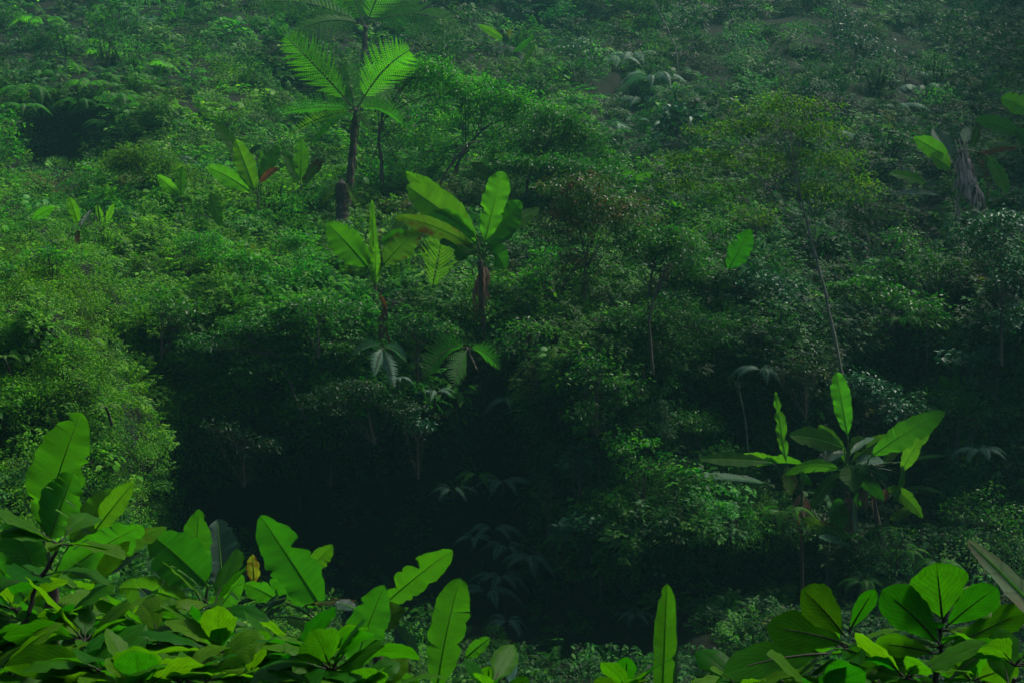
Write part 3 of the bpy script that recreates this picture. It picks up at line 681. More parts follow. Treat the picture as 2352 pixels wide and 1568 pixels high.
# top middle
banana((1168, 170), (1172, 225), 'hazy banana plant with long thin leaves and a yellow scrap, top middle', [
    dict(b=(1162, 96), t=(1098, 57), w=18, mat='banana', roll=20, bend=4, cr=None),
    dict(b=(1163, 100), t=(1158, 78), w=16, mat='glauc', roll=0, cr=None),
    dict(b=(1167, 90), t=(1172, 64), w=12, mat='yellow', roll=0, cr=None),
    dict(b=(1164, 104), t=(1204, 142), w=18, mat='glauc', roll=30, bend=4, cr=None),
    dict(b=(1172, 130), t=(1226, 82), w=16, mat='banana', roll=-30, cr=None), dict(b=(1200, 150), t=(1230, 100), w=14, mat='banana', roll=30, cr=None)], stem=.05)
banana((425, 60), (425, 95), 'banana plant with one upright leaf near the top left', [
    dict(b=(416, 44), t=(418, 8), w=14, mat='banana', roll=10), dict(b=(404, 42), t=(388, 26), w=12, mat='banana', roll=10)], stem=.03)
# broad leaves glimpsed behind the small leaved tree
banana((1170, 420), (1160, 450), 'dull broad banana leaves glimpsed under the small leaved tree', [
    dict(b=(1170, 405), t=(1130, 345), w=48, roll=20, dd=.2), dict(b=(1180, 400), t=(1215, 345), w=44, roll=-20, dd=.2),
    dict(b=(1165, 410), t=(1080, 375), w=30, roll=30, mat='browned')], stem=.05, off=.8)
banana((1398, 400), (1400, 440), 'upright banana leaf at the right tip of the small leaved tree', [
    dict(b=(1396, 385), t=(1386, 332), w=34, roll=10, dd=-.2)], stem=.04, name='banana_sapling')
banana((1465, 430), (1465, 460), 'short wide banana leaf right of the small leaved tree', [
    dict(b=(1450, 432), t=(1502, 400), w=34, roll=-10, dd=-.4), dict(b=(1455, 425), t=(1436, 395), w=36, roll=20, dd=.2)], stem=.04, name='banana_sapling')
# right edge: leafy ones and the one with a shaggy dead trunk
banana((2360, 330), (2370, 420), 'banana plant at the right edge with two clean bright green leaves', [
    dict(b=(2372, 262), t=(2298, 224), w=46, mat='young', roll=10, dd=-.4, bend=10),
    dict(b=(2352, 312), t=(2238, 276), w=42, mat='young', roll=-14, dd=-.5, bend=12),
    dict(b=(2348, 300), t=(2300, 282), w=20, mat='glauc', roll=60, dd=.3, bend=6, o=.3),
    dict(b=(2372, 330), t=(2332, 298), w=34, mat='banana', roll=0, dd=-.3, o=-.3),
    dict(b=(2350, 300), t=(2322, 322), w=14, mat='glauc', roll=20, dd=.1, prof='hang')], stem=.09, off=2.2)
root = banana((2208, 345), (2272, 500), 'old banana plant with a shaggy grey leaning trunk, upper right', [
    dict(b=(2198, 382), t=(2142, 294), w=44, mat='glauc', roll=-18, dd=.5, wave=.02, label='broad bluish leaf with a pale midrib'),
    dict(b=(2180, 368), t=(2098, 316), w=42, mat='young', roll=14, dd=-.5, bend=8),
    dict(b=(2184, 390), t=(2138, 356), w=40, mat='young', roll=-10, dd=-.6, bend=6, o=-.2),
    dict(b=(2215, 330), t=(2222, 292), w=26, mat='glauc', roll=10, dd=.6, o=.4),
    dict(b=(2232, 340), t=(2250, 284), w=20, mat='browned', roll=30, dd=.4, o=.4),
    dict(b=(2134, 425), t=(2042, 399), w=30, mat='young', roll=-35, dd=-.9, bend=8),
    dict(b=(2160, 450), t=(2048, 447), w=22, mat='glauc', roll=-50, dd=-.9, bend=14, tears=9),
    dict(b=(2168, 415), t=(2120, 425), w=10, mat='glauc', roll=20, dd=-.4, bend=2, cr=None),
    dict(b=(2268, 358), t=(2312, 446), w=42, mat='young', roll=20, dd=-.4, bend=(6, 0)),
    dict(b=(2240, 355), t=(2335, 340), w=26, mat='dead', roll=-50, dd=-.5, bend=14, fold=.7, wave=.1, tears=7, prof='hang', label='collapsed brown leaf hanging from its rib'),
], rag=170, stem=.18, straw=True, off=2.4)
dR = float(D(2272, 500)) - 2.4
for k, (b, t, r0) in enumerate([((2215, 400), (2194, 322), .05), ((2222, 405), (2202, 318), .045), ((2230, 400), (2214, 330), .05), ((2226, 390), (2221, 322), .03)]):
    m = MB(); tube(m, wiggle(bez(P(b[0], b[1], dR - .05), P((b[0] + t[0]) / 2, (b[1] + t[1]) / 2, dR - .1), P(t[0], t[1], dR - .12), 7), .015), r0, r0 * .6, 6, .5, .15); m.build('broken_stalk', M['rag'], root)
for k, (pts) in enumerate([[(2250, 360), (2268, 385), (2276, 440)], [(2200, 400), (2196, 450), (2200, 510)], [(2232, 440), (2236, 480), (2246, 550)]]):
    q = MB(); a, b_, c_ = [P(x[0], x[1], dR + .1) for x in pts]
    pt = bez(a, b_, c_, 20)
    for i in range(30):
        p0 = pt[rng.integers(0, 19)] + rng.normal(size=3) * .05; L = rng.uniform(.15, .5)
        blade(q, wiggle(bez(p0, p0 + A([rng.normal() * .1, -.03, -L * .4]), p0 + A([rng.normal() * .12, 0, -L]), 6), .02), rng.uniform(.04, .13), 'view', rng.uniform(-60, 60), .5, .12, (), 2, 'hang', .5, rng.uniform())
    q.build('dead_skirt', M['rag' if k else 'dead'], root)
# lower right group
banana((1945, 1130), (1965, 1262), 'banana plant with a tall wavy upright leaf and torn pale leaves', [
    dict(b=(1948, 1006), t=(1922, 854), w=44, mat='young', dd=-.4, roll=4, wave=.06, prof='blunt'),
    dict(b=(1940, 1030), t=(1812, 1000), w=52, mat='banana', dd=-.7, roll=-20, bend=14),
    dict(b=(1945, 1040), t=(1862, 1082), w=30, mat='glauc', dd=.2, roll=-40, bend=26, tears=5),
    dict(b=(1940, 1062), t=(1905, 1008), w=40, mat='banana', dd=.4, roll=20, o=.4),
    dict(b=(1952, 1035), t=(1990, 1010), w=38, mat='banana', dd=.2, roll=20, bend=6, o=.2),
    dict(b=(1952, 1045), t=(2008, 1005), w=24, mat='glauc', dd=.5, roll=60, bend=16, tears=3),
    dict(b=(1945, 1062), t=(1960, 1130), w=52, mat='banana', dd=-.6, roll=0, bend=(4, 0), tears=2, notch=[(1, .8, .6, .1)]),
    dict(b=(1960, 1072), t=(2042, 1102), w=40, mat='glauc', dd=-.9, roll=-40, bend=16, tears=12, gap=.9, label='pale torn leaf spread like a comb'),
    dict(b=(1965, 1066), t=(2030, 1058), w=36, mat='glauc', dd=.4, roll=50, bend=10, tears=12, gap=.9),
    dict(b=(1930, 1080), t=(1800, 1090), w=40, mat='banana', dd=-.8, roll=35, bend=34, tears=4),
    dict(b=(1935, 1090), t=(1862, 1168), w=38, mat='browned', dd=-.5, roll=20, bend=30, tears=3),
    dict(b=(1952, 1090), t=(2030, 1150), w=40, mat='banana', dd=-.7, roll=-30, bend=34, tears=4),
    dict(b=(1945, 1060), t=(1880, 975), w=36, mat='banana', dd=.6, roll=15, bend=8, o=.5),
    dict(b=(1955, 1060), t=(2040, 1000), w=40, mat='banana', dd=.5, roll=-15, bend=10, o=.6),
], stem=.13, rag=20, off=1.5)
banana((1990, 1075), (2036, 1255), 'banana plant right of the wavy leaf, its long leaf reaching up to the right', [
    dict(b=(1996, 1052), t=(2172, 944), w=66, mat='banana', dd=-1.2, roll=-14, bend=12, wave=.05),
    dict(b=(2070, 1088), t=(2140, 982), w=36, mat='young', dd=-.5, roll=20, bend=(-14, 6), notch=[(1, .6, .4, .1)]),
    dict(b=(2050, 1065), t=(2176, 1046), w=26, mat='glauc', dd=.5, roll=-62, bend=12, tears=6),
    dict(b=(2040, 1130), t=(2168, 1132), w=32, mat='glauc', dd=.2, roll=-58, bend=22, tears=14, gap=.8),
    dict(b=(2076, 1062), t=(2050, 1150), w=34, mat='banana', dd=-.5, roll=45, bend=(8, 0), tears=2),
    dict(b=(2040, 1195), t=(2102, 1164), w=28, mat='browned', dd=-.3, roll=-18, bend=4),
    dict(b=(2036, 1120), t=(2030, 1150), w=22, mat='orange', dd=-.2, prof='hang'),
    dict(b=(2035, 1120), t=(2120, 1190), w=36, mat='banana', dd=-.5, roll=-25, bend=30, tears=4),
    dict(b=(2020, 1110), t=(1950, 1180), w=36, mat='banana', dd=.4, roll=25, bend=30, tears=4),
    dict(b=(2030, 1070), t=(2090, 960), w=40, mat='banana', dd=.5, roll=10, bend=8, o=.5)], stem=.10, rag=18, off=1.7)
banana((1842, 1130), (1842, 1235), 'banana plant with a slender twisted leaf and long dark drooping ones, lower right', [
    dict(b=(1806, 1062), t=(1781, 898), w=27, mat='young', dd=-.2, roll=0, wave=.10, notch=[(1, .28, .5, .05), (-1, .52, .5, .05), (1, .70, .75, .04), (-1, .71, .75, .04)]),
    dict(b=(1772, 1062), t=(1604, 1054), w=34, mat='banana', dd=-.6, roll=-30, bend=6),
    dict(b=(1790, 1062), t=(1690, 1052), w=38, mat='banana', dd=.4, roll=30, bend=12, o=.3),
    dict(b=(1764, 1110), t=(1598, 1092), w=26, mat='glauc', dd=-.4, roll=-58, bend=10, tears=5),
    dict(b=(1850, 1070), t=(1738, 1072), w=36, mat='banana', dd=.9, roll=70, bend=16, fold=-.8, o=-.2),
    dict(b=(1836, 1072), t=(1866, 1112), w=34, mat='banana', dd=.6, roll=60, bend=8, fold=-.7, o=-.2),
    dict(b=(1808, 1068), t=(1814, 1136), w=34, mat='yellow', dd=-.4, roll=-4, bend=(4, 0), label='yellow leaf hanging down behind the dark ones')], stem=.06, rag=8, off=1.6)
banana((1938, 1250), (1946, 1268), 'low banana shoots spreading from the foot of the lower right plants', [
    dict(b=(1962, 1236), t=(1842, 1186), w=34, mat='browned', dd=-.3, roll=15, bend=-8),
    dict(b=(1950, 1250), t=(1880, 1232), w=24, mat='glauc', dd=-.6, roll=-50, bend=4),
    dict(b=(1966, 1240), t=(2046, 1192), w=40, mat='glauc', dd=.3, roll=-55, bend=-4, tears=6),
    dict(b=(1928, 1222), t=(1925, 1142), w=44, mat='banana', dd=-.2, roll=0, cr=None),
    dict(b=(1960, 1150), t=(1966, 1222), w=18, mat='glauc', dd=-.1, roll=20, prof='hang', cr=None),
    dict(b=(1958, 1152), t=(1900, 1172), w=12, mat='dead', roll=20, prof='hang', cr=None, tears=3)], stem=.04, off=1.6, name='banana_sapling')
banana((2186, 896), (2188, 925), 'pair of small upright yellow green banana leaves in the right hand thicket', [
    dict(b=(2182, 892), t=(2158, 862), w=22, mat='young', dd=-.1, roll=0), dict(b=(2188, 896), t=(2196, 856), w=20, mat='young', dd=-.1, roll=0)], stem=.03, name='banana_sapling')
banana((2352, 1135), (2360, 1170), 'banana leaf tip at the right edge beside the dark thicket', [
    dict(b=(2362, 1130), t=(2322, 1095), w=18, mat='glauc', roll=30)], stem=.03, name='banana_sapling')

# ------------------------------------------------------------------ bananas in front, rising from below the frame
def fb(crown, d, label, lv, **k): return banana(crown, (crown[0] + 8, crown[1] + 300), label, lv, d=d, stem=k.pop('stem', .1), **k)
r_ = fb((120, 1330), 17.5, 'large banana plant at the left edge with a huge upright leaf', [
    dict(b=(96, 1218), t=(186, 944), w=128, mat='banana', dd=-.5, roll=-8, bend=(-8, 0), notch=[(1, .55, .35, .06)]),
    dict(b=(110, 1240), t=(170, 1082), w=110, mat='banana', dd=-.3, roll=12, o=-.25, tears=7, gap=.9),
    dict(b=(215, 1222), t=(308, 1106), w=54, mat='banana', dd=-.4, roll=10, bend=4, cr=(150, 1330)),
    dict(b=(160, 1250), t=(262, 1122), w=74, mat='banana', dd=.2, roll=-20, o=.4),
    dict(b=(90, 1330), t=(24, 1190), w=110, mat='banana', dd=-.3, roll=14, o=-.4),
    dict(b=(130, 1330), t=(330, 1205), w=110, mat='banana', dd=-.6, roll=-30, bend=18, o=-.3, tears=5),
    dict(b=(180, 1330), t=(384, 1210), w=60, mat='browned', dd=-.2, roll=-35, bend=30),
    dict(b=(100, 1420), t=(-40, 1260), w=120, mat='banana', dd=-.3, roll=10),
    dict(b=(222, 1330), t=(322, 1268), w=22, mat='glauc', dd=.2, roll=-20, bend=6, tears=5),
    dict(b=(226, 1240), t=(160, 1200), w=26, mat='glauc', dd=.2, roll=50, tears=8, bend=12)], stem=.11)
slivers(r_, 16.6, [((150, 1148), (176, 1166), 7), ((128, 1170), (168, 1196), 4), ((106, 1118), (122, 1124), 3), ((178, 1205), (160, 1180), 5), ((205, 1248), (246, 1262), 5), ((168, 1262), (204, 1238), 7), ((172, 1290), (212, 1318), 3), ((230, 1330), (276, 1300), 12), ((262, 1306), (322, 1270), 8), ((270, 1290), (300, 1308), 6), ((150, 1320), (190, 1302), 5)])
r_ = fb((470, 1400), 19.5, 'banana plant with two upright leaves side by side, one bright and one bluish', [
    dict(b=(444, 1350), t=(457, 1168), w=72, mat='banana', dd=-.3, roll=0),
    dict(b=(512, 1350), t=(500, 1190), w=96, mat='glauc', dd=.5, roll=8, o=-.2, notch=[(-1, .6, .2, .03), (-1, .75, .2, .02)], label='bluish upright leaf seen from its waxy side'),
    dict(b=(478, 1345), t=(345, 1225), w=120, mat='banana', dd=-.6, roll=-10, bend=10, o=-.5, tears=3),
    dict(b=(440, 1390), t=(270, 1350), w=90, mat='banana', dd=-.5, roll=20, bend=24, o=-.6, tears=3),
    dict(b=(500, 1400), t=(560, 1320), w=60, mat='banana', dd=-.5, roll=20, o=-.4),
    dict(b=(584, 1340), t=(580, 1272), w=32, mat='yellow', dd=-.1, roll=0, cr=None, o=1.5)], stem=.09)
slivers(r_, 18.2, [((408, 1308), (440, 1330), 6), ((438, 1328), (462, 1352), 7), ((392, 1300), (404, 1304), 3), ((520, 1350), (548, 1378), 9), ((316, 1348), (372, 1400), 34), ((372, 1420), (330, 1408), 7), ((240, 1380), (268, 1378), 6)])
r_ = fb((735, 1430), 20.5, 'banana plant with a very large notched leaf against the black hollow', [
    dict(b=(742, 1400), t=(598, 1182), w=112, mat='banana', dd=-.6, roll=6, bend=2, notch=[(1, .60, .55, .035), (1, .56, .3, .05)]),
    dict(b=(700, 1312), t=(764, 1250), w=44, mat='banana', dd=-.2, roll=0, bend=(6, -2), cr=None, o=.3),
    dict(b=(730, 1400), t=(620, 1330), w=70, mat='banana', dd=-.4, roll=30, bend=20, o=.3),
    dict(b=(640, 1380), t=(560, 1340), w=60, mat='banana', dd=-.3, roll=20, bend=8, o=.2),
    dict(b=(700, 1390), t=(820, 1378), w=24, mat='dead', dd=-.2, roll=-50, bend=8, tears=5, o=-.2),
    dict(b=(600, 1420), t=(660, 1368), w=50, mat='glauc', dd=.5, roll=-50, bend=8, tears=3, o=-.3),
    dict(b=(655, 1428), t=(764, 1462), w=46, mat='glauc', dd=-.2, roll=-42, bend=12, tears=9, o=-1.6, cr=None, label='torn silvery leaf lying almost flat'),
    dict(b=(760, 1440), t=(700, 1500), w=70, mat='banana', dd=-.4, roll=10, bend=20, o=-.8)], stem=.1)
slivers(r_, 18.6, [((610, 1384), (660, 1372), 7), ((628, 1396), (668, 1380), 4), ((600, 1400), (640, 1366), 14), ((700, 1442), (760, 1440), 6), ((724, 1386), (780, 1378), 8), ((640, 1452), (652, 1440), 6)])
fb((870, 1480), 19.0, 'banana plant with a leaf split in two lobes reaching to the right', [
    dict(b=(878, 1392), t=(1040, 1262), w=78, mat='banana', dd=-.6, roll=-6, bend=10, notch=[(-1, .54, .78, .035), (-1, .20, .45, .06), (1, .5, .25, .1)]),
    dict(b=(812, 1545), t=(884, 1342), w=92, mat='banana', dd=-.4, roll=4, bend=(-8, 4), o=-.8, tears=1),
    dict(b=(860, 1440), t=(930, 1400), w=60, mat='browned', dd=-.4, roll=30, bend=10, o=-.2, tears=5, gap=.8),
    dict(b=(820, 1400), t=(770, 1384), w=30, mat='glauc', dd=.2, roll=-50, bend=6, o=-.1),
    dict(b=(962, 1512), t=(908, 1438), w=54, mat='glauc', dd=.3, roll=10, o=-1.1, tears=2, cr=None, notch=[(1, .6, .4, .05)]),
    dict(b=(930, 1500), t=(900, 1560), w=60, mat='browned', dd=-.3, roll=10, o=-1.0, cr=None)], stem=.1)
fb((1012, 1620), 17.0, 'banana plant with a single tall blunt upright leaf near the bottom centre', [
    dict(b=(1002, 1600), t=(1058, 1324), w=84, mat='banana', dd=-.4, roll=-4, bend=(-12, 0), prof='blunt'),
    dict(b=(1068, 1512), t=(1126, 1464), w=34, mat='banana', dd=-.2, roll=20, bend=4, cr=None, o=.4),
    dict(b=(960, 1600), t=(900, 1540), w=70, mat='banana', dd=-.4, roll=20, bend=10, o=-.3),
    dict(b=(1000, 1590), t=(1060, 1560), w=40, mat='glauc', dd=-.2, roll=-50, tears=6, o=-.5)], stem=.09)
fb((1524, 1700), 15.5, 'narrow straight upright banana leaf alone at the bottom, right of centre', [
    dict(b=(1518, 1690), t=(1532, 1338), w=52, mat='banana', dd=-.3, roll=-3, prof='blunt', wave=.02),
    dict(b=(1548, 1690), t=(1552, 1380), w=16, mat='glauc', dd=.1, roll=40, o=.15, wave=.04)], stem=.08)
m_ = banana((2420, 1560), (2430, 1700), 'greyish stiff strap leaf leaning in from the right edge, close to the camera', [
    dict(b=(2450, 1470), t=(2222, 1240), w=74, mat='near_grey', dd=.8, roll=20, prof='strap', bend=8, fold=.3, wave=.0)], d=5.5, stem=.03, name='strap_leaf_plant', cat='plant')
# ------------------------------------------------------------------ tree ferns and ferns
def fern_leaf(root, b, t, d, w, dd=0, bend=0, mat='fern', npair=22, bip=0, roll=0, droop=.3, ang=66, bare=.15, rr=.014, sh=.8, o=0, wr=None):
    px = d / F; d = d + o
    path = leafpath(b, t, d, d + dd, bend, n=24)
    m = MB(); rb = MB()
    frond(m, path, w * px, npair, 'view', math.radians(roll), bip, droop, ang, bare, .5, wr, rb, rr, sh)
    f = m.build('frond', M[mat], root); rb.build('rachis', M['rib'], f, smooth=True)
    return f
def treefern(crown, base, label, lv, r=.13, d=None, name='tree_fern', cat='tree fern', off=.8, skirt=0, brim=None):
    if d is None: d = float(D(*base)) - off
    gv = ground_v(crown[0], crown[1], d)
    root = thing(name, tuple(P(base[0], max(gv, base[1]), d)), label, cat)
    if r:
        m = MB(); a, b_, c_ = P(base[0], max(gv, base[1]), d), P(base[0] * .35 + crown[0] * .65, (base[1] + crown[1]) / 2, d), P(crown[0], crown[1], d)
        if brim: a = slope(base[0], brim, -.2); b_ = P(crown[0], crown[1] * .4 + brim * .6, d)
        tube(m, wiggle(bez(a, b_, c_, 26), .02), r * 1.25, r * .8, 9, .5, .12)
        if skirt:                                                                  # the stubs and fibres that hang on the trunk
            pt = bez(a, b_, c_, 60)
            for i in range(skirt):
                p0 = pt[rng.integers(4, 58)]; an = rng.uniform(0, 6.283); L = rng.uniform(.15, .5)
                dr = A([math.cos(an), math.sin(an), 0]); tube(m, [p0 + dr * r * .8, p0 + dr * r * 1.15 + A([0, 0, -L * .5]), p0 + dr * r * 1.05 + A([0, 0, -L])], .03, .012, 3, .5)
        m.build('trunk', M['fibre'], root)
    for l in lv:
        l = dict(l); l.setdefault('b', crown); fern_leaf(root, d=d, **l)
    return root
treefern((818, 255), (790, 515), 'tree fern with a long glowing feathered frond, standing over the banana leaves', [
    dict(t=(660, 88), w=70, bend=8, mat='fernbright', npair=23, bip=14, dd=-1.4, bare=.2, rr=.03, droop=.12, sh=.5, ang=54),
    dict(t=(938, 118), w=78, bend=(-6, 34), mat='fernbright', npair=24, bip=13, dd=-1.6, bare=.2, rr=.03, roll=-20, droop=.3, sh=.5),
    dict(t=(905, 205), w=56, bend=(0, 30), mat='fern', npair=22, bip=10, dd=1.2, roll=20),
    dict(t=(640, 262), w=50, bend=24, mat='fern', npair=22, bip=10, dd=-.8, roll=55, rr=.025),
    dict(t=(665, 310), w=34, bend=24, mat='crown_olive', npair=20, bip=0, dd=.8, roll=55, rr=.02),
    dict(t=(700, 345), w=44, bend=44, mat='fern', npair=20, bip=10, dd=-1.5, roll=50),
    dict(t=(930, 290), w=44, bend=50, mat='fern', npair=20, bip=10, dd=-1.8, roll=-50),
    dict(t=(800, 130), w=50, bend=(-8, 8), mat='fern', npair=20, bip=10, dd=2.2),
    dict(t=(740, 200), w=44, bend=14, mat='fern', npair=18, bip=9, dd=2.4),
    dict(t=(860, 320), w=30, bend=30, mat='fern', npair=18, bip=0, dd=-1.2, roll=60),
], r=.17, skirt=90)
treefern((786, 420), (786, 520), 'short stout trunk of a fallen back tree fern, shaggy with old frond stubs', [
    dict(t=(740, 470), w=14, bend=20, mat='crown_olive', npair=14), dict(t=(825, 480), w=14, bend=24, mat='crown_olive', npair=14)], r=.26, skirt=120, off=1.2, name='tree_fern_stump')
treefern((840, 60), (830, 150), 'hazy tree fern at the top edge with wide fronds spread like a parasol', [
    dict(t=(1058, 66), w=80, bend=62, mat='fernbright', npair=26, bip=12, dd=-1.5, roll=30, rr=.03, sh=.6),
    dict(t=(590, 8), w=74, bend=46, mat='fernbright', npair=26, bip=12, dd=-1, roll=-30, rr=.03),
    dict(t=(672, 78), w=74, bend=42, mat='fernbright', npair=24, bip=12, dd=-2, roll=-30, rr=.03),
    dict(t=(800, -90), w=74, bend=(-20, 0), mat='fernbright', npair=22, bip=11, dd=1, rr=.03),
    dict(t=(900, -80), w=74, bend=(0, 10), mat='fernbright', npair=22, bip=11, dd=-1, rr=.03),
    dict(t=(980, -30), w=74, bend=(-10, 30), mat='fernbright', npair=22, bip=11, dd=2, rr=.03),
    dict(t=(700, -50), w=74, bend=(10, 30), mat='fernbright', npair=22, bip=11, dd=2, rr=.03)], r=.2, off=8, skirt=50)
treefern((1158, 620), (1180, 640), 'young tree fern frond with curled side branches beside the tall banana', [
    dict(b=(985, 690), t=(1012, 560), w=66, bend=(4, 0), mat='fernyellow', npair=11, bip=16, dd=-.6, ang=50, bare=.3, droop=.15, rr=.02, wr=1, sh=.35, roll=0)], r=0, d=float(D(1000, 690)) - 1.6, name='fern')
treefern((1075, 800), (1100, 900), 'arching tree fern with yellow green feathers drooping over the black hollow', [
    dict(t=(978, 856), w=52, bend=50, mat='fern', npair=18, bip=12, dd=-1.2, roll=30, sh=.5),
    dict(t=(1040, 890), w=40, bend=26, mat='fern', npair=18, bip=9, dd=-1.4, roll=20),
    dict(t=(1150, 850), w=34, bend=30, mat='fern', npair=18, bip=8, dd=-.8, roll=-30)], r=.09, d=45.0, brim=860)
treefern((880, 800), (885, 860), 'pale feathery fern below the dead banana stalk', [
    dict(t=(808, 818), w=22, bend=30, mat='fernpale', npair=22, roll=40, dd=-.6), dict(t=(860, 862), w=24, bend=20, mat='fernpale', npair=22, roll=20, dd=-1),
    dict(t=(935, 832), w=22, bend=28, mat='fernpale', npair=22, roll=-30, dd=-.6), dict(t=(905, 888), w=26, bend=16, mat='fernpale', npair=20, dd=-1.2)], r=0, off=4.0, name='fern', cat='fern')
def drooper(c, L, label, mat='fernpale', n=5, w=.21, a0=0., off=1.2, spread=1., d=None, hh=.45, name='fern'):
    """an arching fern in perspective: fronds leave the crown, rise and hang over"""
    dd = min(float(D(*c)) - off, 50.5 - .004 * (c[1] - 784) * 1.2 if c[1] > 850 else 999) if d is None else d
    cc = P(c[0], c[1], dd); root = thing(name, tuple(cc - A([0, 0, .1])), label, 'fern')
    m0 = MB(); tube(m0, [cc - A([0, -.5, .5]), cc - A([0, -.2, .15]), cc], .04, .03, 6, .5); m0.build('rootstock', M['fibre'], root)
    for i in range(n):
        a = a0 + (i - (n - 1) / 2) * spread * 6.283 / n * .9 + rng.normal() * .12
        l = L * rng.uniform(.75, 1.1); dv = A([math.sin(a), -math.cos(a), 0])
        pt = bez(cc, cc + dv * l * .5 + A([0, 0, l * hh]), cc + dv * l * .92 + A([0, 0, -l * rng.uniform(.05, .35)]), 20)
        m = MB(); rb = MB(); frond(m, pt, l * w, 26, 'up', rng.normal() * .2, 0, .35, 72, .14, .5, None, rb, .008, .7)
        f = m.build('frond', M[mat], root); rb.build('rachis', M['rib'], f, smooth=True)
    return root
